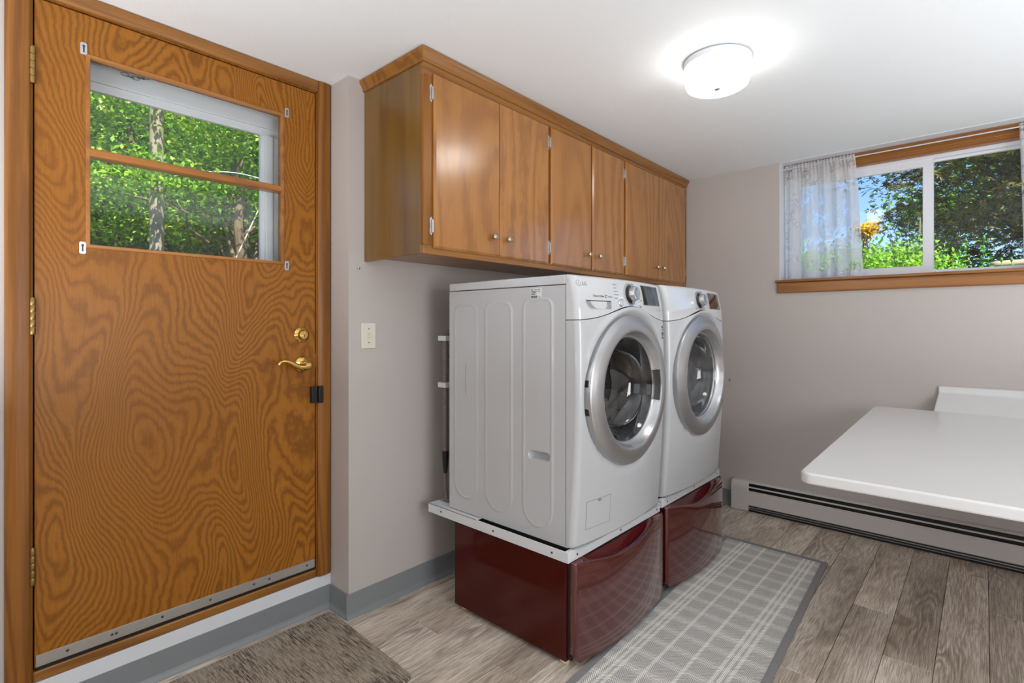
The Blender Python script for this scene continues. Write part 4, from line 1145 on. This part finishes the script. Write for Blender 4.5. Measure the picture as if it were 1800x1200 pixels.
# ------------------------------------------------------------------ baseboard heater
ht = thing('baseboard_heater', 'long white baseboard heater with dark louvre slots along the far wall', 'heater', (-0.2, YF, 0.0))
hx0, hx1 = -1.185, XR - 0.06
Y = lambda d: YF - 0.001 - d
fx = lambda u, v, w: (w, Y(u), v)
part('back_plate', MB().prism([(0, 0.010), (0.004, 0.010), (0.004, 0.186), (0, 0.186)], hx0, hx1, fx), 'heater', ht)
part('top_hood', MB().prism([(0.0, 0.196), (0.022, 0.195), (0.031, 0.192), (0.038, 0.187), (0.036, 0.185), (0.028, 0.189), (0.018, 0.191), (0.0, 0.191)], hx0, hx1, fx), 'heater', ht, smooth=True, angle=50)
part('louvre_rib', MB().prism([(0.044, 0.1670), (0.050, 0.1640), (0.051, 0.1595), (0.049, 0.1590), (0.047, 0.1620), (0.043, 0.1650)], hx0, hx1, fx), 'heater', ht)
part('front_cover', MB().prism([(0.048, 0.139), (0.054, 0.141), (0.057, 0.137), (0.0545, 0.134), (0.0545, 0.128), (0.0575, 0.126), (0.0575, 0.046), (0.050, 0.040), (0.049, 0.043), (0.0545, 0.048), (0.0545, 0.122), (0.050, 0.130)], hx0, hx1, fx), 'heater', ht)
part('heating_core', MB().box((hx0, Y(0.006), 0.03), (hx1, Y(0.040), 0.182)), 'black', ht)
part('bottom_strip', MB().prism([(0.045, 0.0145), (0.053, 0.0145), (0.053, 0.0175), (0.045, 0.0175)], hx0, hx1, fx), 'alu', ht)
part('foot_rail', MB().box((hx0, Y(0.004), 0.0), (hx1, Y(0.046), 0.012)), 'black', ht)
cap = [(0, 0.002), (0.061, 0.002), (0.061, 0.152), (0.058, 0.172), (0.048, 0.188), (0.036, 0.197), (0, 0.199)]
part('end_cap', MB().prism(cap, -1.296, hx0 + 0.002, fx), 'heater', ht, bevel=0.003)
part('end_cap', MB().prism(cap, hx1 - 0.002, hx1 + 0.05, fx), 'heater', ht, bevel=0.003)

# ------------------------------------------------------------------ tables at the right
def slab(pts, z0, z1, r, n=6):
    out = []
    k = len(pts)
    for i, p in enumerate(pts):
        p = Vector((*p, 0)); a = (Vector((*pts[i - 1], 0)) - p).normalized(); b = (Vector((*pts[(i + 1) % k], 0)) - p).normalized()
        c = p + (a + b) * r
        s0 = math.atan2((p + a * r - c).y, (p + a * r - c).x); s1 = math.atan2((p + b * r - c).y, (p + b * r - c).x)
        d = (s1 - s0 + math.pi) % (2 * math.pi) - math.pi
        for q in range(n + 1):
            t_ = s0 + d * q / n; out.append((c.x + r * math.cos(t_), c.y + r * math.sin(t_)))
    return MB().prism(out, z0, z1, lambda u, v, w: (u, v, w))
tb = thing('folding_table', 'white laminate table with rounded corners under the window, cut by the picture edge', 'table', (0.1, 2.6, 0))
part('tabletop', slab([(-0.421, 1.772), (0.92, 1.79), (0.90, 3.50), (-0.452, 3.50)], 0.778, 0.812, 0.035), 'laminate', tb, bevel=0.006, seg=3)
part('apron', MB().box((0.45, 1.87, 0.72), (0.84, 3.42, 0.778)), 'laminate', tb, bevel=0.002)
for (x, y) in ((0.50, 1.92), (0.80, 1.92), (0.50, 3.36), (0.80, 3.36)):
    part('leg', MB().tube([(x, y, 0.0), (x, y, 0.73)], 0.016, 14), 'bracket', tb, smooth=True)
wp = thing('wall_shelf', 'white sloping shelf with a raised back edge on the far wall behind the table', 'shelf', (0.2, YF, 0.60))
m = MB().prism([(0.255, 0.735), (0.265, 0.748), (0.262, 0.760), (0.030, 0.884), (0.024, 0.916), (0.018, 0.924), (0.0, 0.924), (0.0, 0.70), (0.02, 0.69)], -0.186, 0.95, lambda u, v, w: (w - (0.022 * (u / 0.26)), YF - 0.001 - u, v))
part('shelf_body', m, 'laminate', wp, bevel=0.006, seg=3)
part('shelf_bracket', MB().prism([(0.0, 0.60), (0.02, 0.60), (0.24, 0.735), (0.0, 0.70)], 0.55, 0.57, lambda u, v, w: (w, YF - 0.001 - u, v)), 'bracket', wp)

# ------------------------------------------------------------------ floor coverings
rg = thing('plaid_runner_rug', 'grey and cream plaid runner rug with grey binding beside the red pedestals', 'rug', (-0.85, 2.30, 0.0))
rc = [(-1.088, 1.470), (-0.528, 1.420), (-0.612, 3.160), (-1.150, 3.160)]
def quadP(s_, t_):
    a = Vector(rc[0]).lerp(Vector(rc[1]), s_); b = Vector(rc[3]).lerp(Vector(rc[2]), s_); return a.lerp(b, t_)
def rug_strip(s0, s1, t0, t1, z, n=24):
    P = [[(*quadP(s0 + (s1 - s0) * i / 6, t0 + (t1 - t0) * j / n), z) for j in range(n + 1)] for i in range(7)]
    m = MB().grid(P); Q = [[(x, y, 0.001) for x, y, _ in r_] for r_ in P]
    m.grid(Q); m.grid([P[0], Q[0]]); m.grid([P[-1], Q[-1]]); m.grid([[r_[0] for r_ in P], [r_[0] for r_ in Q]]); m.grid([[r_[-1] for r_ in P], [r_[-1] for r_ in Q]])
    return m
a_ = math.atan2(-(rc[2][0] - rc[1][0]), rc[2][1] - rc[1][1])
o = part('woven_field', rug_strip(0.03, 0.97, 0.012, 0.988, 0.0055), 'plaid', rg)
m = MB()
for q in ((0, 0.05, 0, 1), (0.95, 1, 0, 1)): part('binding', rug_strip(*q, 0.0070), 'binding', rg)
for q in ((0.05, 0.95, 0, 0.016), (0.05, 0.95, 0.984, 1)): part('binding', rug_strip(*q, 0.0070), 'binding', rg)

mt = MB(); mc = [(-2.118, 0.25), (-1.510, 0.23), (-1.508, 1.146), (-2.124, 1.166)]
mo = slab(mc, 0.001, 0.009, 0.028)
tag(part('door_mat', mo, 'tweed', bevel=0.003), 'taupe and charcoal tweed door mat on the floor below the oak door', 'mat')

# ------------------------------------------------------------------ ceiling light
cl = thing('ceiling_light', 'round white glass flush ceiling light glowing above the dryer end of the room', 'ceiling light', (-0.80, 2.12, ZC))
def lamp_fixture(root):
    x, y, _ = root.location
    part('canopy', MB().lathe([(0.0005, ZC - 0.003), (0.126, ZC - 0.003), (0.1285, ZC - 0.006), (0.1285, ZC - 0.024), (0.126, ZC - 0.028), (0.10, ZC - 0.028)], (x, y, 0), 'Z', 64), 'white_trim', root, smooth=True)
    part('glass_shade', MB().lathe([(0.12, ZC - 0.028), (0.127, ZC - 0.030), (0.125, ZC - 0.060), (0.122, ZC - 0.092), (0.117, ZC - 0.104), (0.106, ZC - 0.111), (0.08, ZC - 0.114), (0.0005, ZC - 0.115)], (x, y, 0), 'Z', 64), 'lamp', root, smooth=True, angle=70)
    part('finial', MB().lathe([(0.012, ZC - 0.115), (0.012, ZC - 0.119), (0.008, ZC - 0.122), (0.0005, ZC - 0.123)], (x, y, 0), 'Z', 20), 'alu', root, smooth=True)
lamp_fixture(cl)

# ------------------------------------------------------------------ outdoors
def ground(name, pts, mat, label=None):
    m = MB(); n = len(pts)
    m.add([(*p[:2], p[2]) for p in pts] + [(p[0], p[1], p[2] - 0.3) for p in pts], [tuple(range(n)), tuple(range(n, 2 * n))[::-1]] + [(i, (i + 1) % n, n + (i + 1) % n, n + i) for i in range(n)])
    return struct(name, m, mat)
ground('ground_side', [(-9, -8, -0.02), (XD - 0.16, -8, -0.02), (XD - 0.16, 3.5, -0.02), (-9, 3.5, -0.02)], 'soil')
m = MB(); P = []
for i in range(20):
    row = []
    for j in range(30):
        x = -8.9 - i * 0.8; y = -8 + j * 1.1
        z = -0.02 + 0.62 * (i * 0.8) ** 1.15 * 0.9 + 0.3 * math.sin(i * 1.3 + j * 0.9) * min(1, i / 3)
        row.append((x, y, z))
    P.append(row)
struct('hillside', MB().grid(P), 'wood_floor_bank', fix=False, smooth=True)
P = []
for i in range(24):
    row = []
    for j in range(24):
        x = -9 + i * 0.8; y = YF + 0.275 + j * 0.9
        row.append((x, y, 1.50 + 0.035 * j + 0.03 * math.sin(i * 1.7 + j)))
    P.append(row)
struct('ground_garden', MB().grid(P), 'soil', fix=False, smooth=True)

OV = [((0, 0, 0), (-0.30, 0.45, 0.06), (0, 1, -0.06)), ((0, 0, 0), (0, 1, -0.06), (0.30, 0.45, 0.06))]
def maple_tris():
    T = []
    for ang, ln in ((0, 1.0), (48, 0.85), (-48, 0.85), (96, 0.6), (-96, 0.6)):
        a = R(ang); d = (math.sin(a), math.cos(a)); p = (math.cos(a), -math.sin(a))
        b = (0, 0, 0); tip = (d[0] * ln, d[1] * ln, -0.12 * ln)
        l = (d[0] * ln * 0.45 + p[0] * 0.12, d[1] * ln * 0.45 + p[1] * 0.12, 0.02); r_ = (d[0] * ln * 0.45 - p[0] * 0.12, d[1] * ln * 0.45 - p[1] * 0.12, 0.02)
        T += [(b, l, tip), (b, tip, r_)]
    return T
MAPLE = maple_tris()
def leaves(name, tris, pos, size, mat, parent, tilt=0.7, stuff=True):
    n = len(pos); pos = np.asarray(pos)
    T = np.array(tris, dtype=float)            # k,3,3
    uniq, inv = np.unique(T.reshape(-1, 3), axis=0, return_inverse=True)
    inv = np.asarray(inv).reshape(-1)
    az = rng.uniform(0, 2 * np.pi, n); tx = rng.normal(0, tilt, n); ty = rng.normal(0, tilt * 0.7, n)
    ca, sa = np.cos(az), np.sin(az)
    Rz = np.zeros((n, 3, 3)); Rz[:, 0, 0] = ca; Rz[:, 0, 1] = -sa; Rz[:, 1, 0] = sa; Rz[:, 1, 1] = ca; Rz[:, 2, 2] = 1
    Rx = np.zeros((n, 3, 3)); Rx[:, 0, 0] = 1; Rx[:, 1, 1] = np.cos(tx); Rx[:, 1, 2] = -np.sin(tx); Rx[:, 2, 1] = np.sin(tx); Rx[:, 2, 2] = np.cos(tx)
    Ry = np.zeros((n, 3, 3)); Ry[:, 1, 1] = 1; Ry[:, 0, 0] = np.cos(ty); Ry[:, 0, 2] = np.sin(ty); Ry[:, 2, 0] = -np.sin(ty); Ry[:, 2, 2] = np.cos(ty)
    Rm = Rz @ Rx @ Ry
    sz = size * rng.uniform(0.65, 1.25, n)
    V = np.einsum('nij,kj->nki', Rm, uniq) * sz[:, None, None] + pos[:, None, :]
    o_ = np.array(worg(parent)) if parent is not None else np.zeros(3)
    V = (V - o_).reshape(-1, 3)
    nu = len(uniq); F = (inv.reshape(-1, 3)[None] + (np.arange(n) * nu)[:, None, None]).reshape(-1)
    me = bpy.data.meshes.new(name); me.vertices.add(len(V)); me.vertices.foreach_set('co', V.ravel())
    nf = len(F) // 3; me.loops.add(len(F)); me.loops.foreach_set('vertex_index', F.astype(np.int32))
    me.polygons.add(nf); me.polygons.foreach_set('loop_start', np.arange(0, len(F), 3, dtype=np.int32))
    me.update(calc_edges=True); me.validate()
    me.materials.append(M[mat])
    o = bpy.data.objects.new(name, me); COL.objects.link(o); o.parent = parent
    if stuff: o['kind'] = 'stuff'
    return o
def cloud(centres, per, spread, flat=0.35):
    C_ = np.repeat(np.asarray(centres), per, axis=0)
    return C_ + rng.normal(0, 1, C_.shape) * np.array([spread, spread, spread * flat])
def boxpts(n, a, b): return rng.uniform(a, b, (n, 3))

# woods beyond the door
def limb(m, a, b, r0, r1, wob=0.15, n=9):
    a, b = Vector(a), Vector(b)
    pts = [a.lerp(b, i / (n - 1)) + Vector((random.uniform(-1, 1), random.uniform(-1, 1), 0)) * wob * (0 < i < n - 1) for i in range(n)]
    m.tube(pts, [r0 + (r1 - r0) * i / (n - 1) for i in range(n)], 9)
def tree(label, base, h, r, centres, per, spread, size, mat, tris=OV, cat='tree', name='broadleaf_tree', flat=0.35, tilt=0.7, grp='trees beyond the door'):
    rt = thing(name, label, cat, base, grp)
    m = MB(); top = Vector(base) + Vector((0, 0, h)); limb(m, base, top, r, r * 0.35, 0.06)
    for _ in range(7):
        c = Vector(centres[random.randrange(len(centres))]); s_ = random.uniform(0.4, 0.85); limb(m, Vector(base).lerp(top, s_), c, r * 0.22, r * 0.04, 0.1)
    part('trunk', m, 'bark', rt, smooth=True)
    leaves('foliage', tris, cloud(centres, per, spread, flat), size, mat, rt, tilt)
    return rt
tree('bright green leafy tree filling the upper part of the door window', (-8.2, 2.95, -0.05), 4.2, 0.15, np.vstack([boxpts(230, (-9.4, 0.4, 2.5), (-7.7, 4.9, 6.3)), boxpts(16, (-6.9, 0.6, 3.55), (-6.4, 3.4, 4.0)), boxpts(5, (-6.8, 1.4, 2.78), (-6.6, 1.75, 2.98))]), 200, 0.27, 0.068, 'leaf_green')
tree('tall tree with a thick mottled trunk at the lower right of the door window', (-7.2, 2.68, -0.05), 3.0, 0.13, boxpts(60, (-8.6, 2.2, 2.6), (-7.3, 4.6, 4.6)), 170, 0.26, 0.07, 'leaf_green')
tree('dense darker green tree low behind the utility pole', (-10.6, 2.2, -0.05), 4.6, 0.18, boxpts(240, (-12.0, -0.2, 1.4), (-9.4, 6.2, 6.6)), 190, 0.36, 0.085, 'leaf_dark')
tree('shadowed green tree farthest back on the hillside', (-13.6, 3.4, 1.5), 5.0, 0.2, boxpts(150, (-14.6, 0.0, 2.4), (-12.6, 8.4, 9.2)), 120, 0.6, 0.18, 'leaf_dark')
up = thing('utility_pole', 'weathered grey wooden utility pole seen through the door window', 'pole', (-7.0, 1.70, -0.05))
part('pole_shaft', MB().tube([(-7.0, 1.70, -0.05), (-7.0, 1.70, 3.0), (-7.0, 1.70, 6.6)], [0.085, 0.070, 0.060], 16), 'pole_wood', up, smooth=True)
part('cross_arm', MB().box((-7.06, 0.9, 5.9), (-6.94, 2.5, 6.02)), 'pole_wood', up, bevel=0.01)
for i, (za, zb_) in enumerate(((3.02, 3.12), (2.80, 2.93))):
    pts = [(-7.0 + 0.0 * s_, -4 + 5.7 * s_, za + (zb_ - za) * s_ - 0.25 * math.sin(s_ * math.pi)) for s_ in np.linspace(0, 1, 20)]
    part('cable', MB().tube(pts, 0.008, 6), 'wire', up, smooth=True)
part('cable', MB().tube([(-7.0 + 0.6 * q, 1.72 + 1.1 * q, 2.93 + 0.26 * math.sin(q * 2.2) - 0.18 * q) for q in np.linspace(0, 1, 14)], 0.006, 6), 'bracket', up, smooth=True)
part('guy_wire', MB().tube([(-7.0, 2.95, 3.05), (-7.0, 2.55, 2.1), (-7.0, 1.75, 0.0)], 0.008, 6), 'cream', up, smooth=True)

# garden beyond the far window
g2 = 'plants in the garden beyond the far window'
maple = thing('japanese_maple', 'dark bronze green maple with palmate leaves filling the far window', 'tree', (0.5, 8.2, 1.66))
m = MB(); limb(m, (0.5, 8.2, 1.66), (0.3, 8.0, 3.0), 0.10, 0.06, 0.05)
mcs = [(rng.uniform(-0.95 + 0.0, 1.3), rng.uniform(6.6, 9.0), rng.uniform(1.95, 4.3)) for _ in range(330)]
mcs = [c for c in mcs if not (c[2] < 2.75 - 1.0 * (c[0] + 0.95))]
for _ in range(12): limb(m, (0.35, 8.0, 2.6 + random.uniform(-0.4, 0.4)), mcs[random.randrange(len(mcs))], 0.035, 0.006, 0.08)
part('trunk', m, 'bark', maple, smooth=True)
leaves('foliage', MAPLE, cloud(mcs, 46, 0.20, 0.35), 0.075, 'leaf_maple', maple, 0.5)
leaves('gold_foliage', MAPLE, cloud([(c[0], c[1] - 0.25, c[2]) for c in mcs if 0.0 < c[0] < 0.5 and 2.35 < c[2] < 2.75], 7, 0.15, 0.3), 0.045, 'leaf_gold', maple, 0.5)['label'] = 'golden leaves'  # sparse gold leaves set just nearer than the bronze ones
def bush(label, base, centres, per, spread, size, mat, name='shrub', tris=OV, flat=0.6):
    rt = thing(name, label, 'shrub', base, g2); m = MB()
    for _ in range(9): limb(m, base, centres[random.randrange(len(centres))], 0.018, 0.005, 0.04, 6)
    part('stem', m, 'bark', rt, smooth=True)
    leaves('foliage', tris, cloud(centres, per, spread, flat), size, mat, rt, 0.8)
bush('lime green feathery shrub low in the left window pane', (-0.75, 6.6, 1.60), [(rng.uniform(-1.25, -0.25), rng.uniform(6.3, 7.0), rng.uniform(1.70, 2.02)) for _ in range(34)], 110, 0.11, 0.045, 'leaf_lime')
bush('lime green shrub behind the window mullion', (-0.42, 9.6, 1.7), [(rng.uniform(-0.85, -0.1), rng.uniform(9.2, 10.0), rng.uniform(2.2, 3.2)) for _ in range(22)], 90, 0.16, 0.07, 'leaf_lime')
bush('green hedge shrub at the foot of the maple', (0.3, 7.2, 1.62), [(rng.uniform(-0.4, 1.1), rng.uniform(6.9, 7.6), rng.uniform(1.65, 1.86)) for _ in range(22)], 80, 0.10, 0.05, 'leaf_dark')
bush('small golden yellow shrub against the sky in the left pane', (-1.62, 11.5, 1.8), [(rng.uniform(-1.70, -1.54), rng.uniform(11.4, 11.7), rng.uniform(2.85, 3.1)) for _ in range(9)], 80, 0.075, 0.07, 'leaf_gold')
tree('distant green tree behind the maple at the left of the window', (-4.4, 15, 1.9), 0.9, 0.08, [(rng.uniform(-4.8, -1.6), rng.uniform(14, 16), rng.uniform(2.2, 3.0)) for _ in range(60)], 120, 0.35, 0.11, 'leaf_lime', grp=g2)
tree('distant dark tree behind the maple at the right of the window', (1.2, 13, 1.9), 3.4, 0.2, [(rng.uniform(-0.6, 3.5), rng.uniform(12, 14), rng.uniform(2.2, 5.9)) for _ in range(130)], 110, 0.42, 0.14, 'leaf_dark', grp=g2)
tag(part('garden_stone', slab([(0.02, 5.0), (0.55, 4.9), (0.60, 5.5), (0.10, 5.6)], 1.52, 1.71, 0.06), 'stone', bevel=0.03, seg=3), 'flat tan stone outside the right window pane behind the seedlings', 'stone')

def seedling(x, y, z0, h, label):
    rt = thing('seedling', label, 'plant', (x, y, z0), 'seedlings outside the right window pane')
    lean = random.uniform(-0.04, 0.04)
    st_ = [(x + lean * (s_ ** 2), y, z0 + h * s_) for s_ in np.linspace(0, 1, 7)]
    part('stem', MB().tube(st_, [0.0035 - 0.0022 * i / 6 for i in range(7)], 6), 'leaf_young', rt, smooth=True)
    nl = max(3, int(h / 0.030))
    for k in range(nl):
        s_ = 0.15 + 0.85 * k / nl; bx = x + lean * s_ ** 2; bz = z0 + h * s_
        a = k * 2.4 + random.uniform(-0.4, 0.4); L_ = 0.055 * (1.25 - 0.7 * s_); w = L_ * 0.19
        d = Vector((math.cos(a), math.sin(a) * 0.6, 0)); sd_ = Vector((-math.sin(a), math.cos(a), 0)); rows = []
        for q, ww in ((0, 0.15), (0.3, 0.9), (0.6, 1.0), (0.85, 0.6), (1.0, 0.05)):
            c = Vector((bx, y, bz)) + d * L_ * q + Vector((0, 0, L_ * (0.75 * q - 0.45 * q * q)))
            rows.append([c - sd_ * w * ww + Vector((0, 0, 0.004 * ww)), c, c + sd_ * w * ww + Vector((0, 0, 0.004 * ww))])
        part('leaf', MB().grid(rows), 'leaf_young', rt, smooth=True, fix=False)
    part('bud', MB().lathe([(0.0005, -0.006), (0.006, 0.0), (0.0075, 0.008), (0.005, 0.018), (0.0005, 0.024)], (st_[-1][0], y, z0 + h), 'Z', 8), 'leaf_young', rt, smooth=True)
sl_ = [(-0.205, 0.17, 'tall seedling just right of the window mullion'), (-0.165, 0.12, 'short seedling beside the mullion'), (-0.135, 0.22, 'upright seedling in the left cluster of the right pane'), (-0.112, 0.22, 'seedling twin with a round bud in the left cluster'),
       (-0.008, 0.29, 'tallest seedling in the middle of the right pane'), (0.035, 0.24, 'seedling with a bent tip right of the tallest'), (0.075, 0.13, 'short seedling in front of the tan stone'), (0.125, 0.14, 'seedling nearest the right edge of the window'),
       (-0.30, 0.12, 'small seedling low in the left pane')]
for i_, (x, h, lb) in enumerate(sl_): seedling(x, 4.28 + 0.13 * (i_ % 3), 1.51, h, lb)
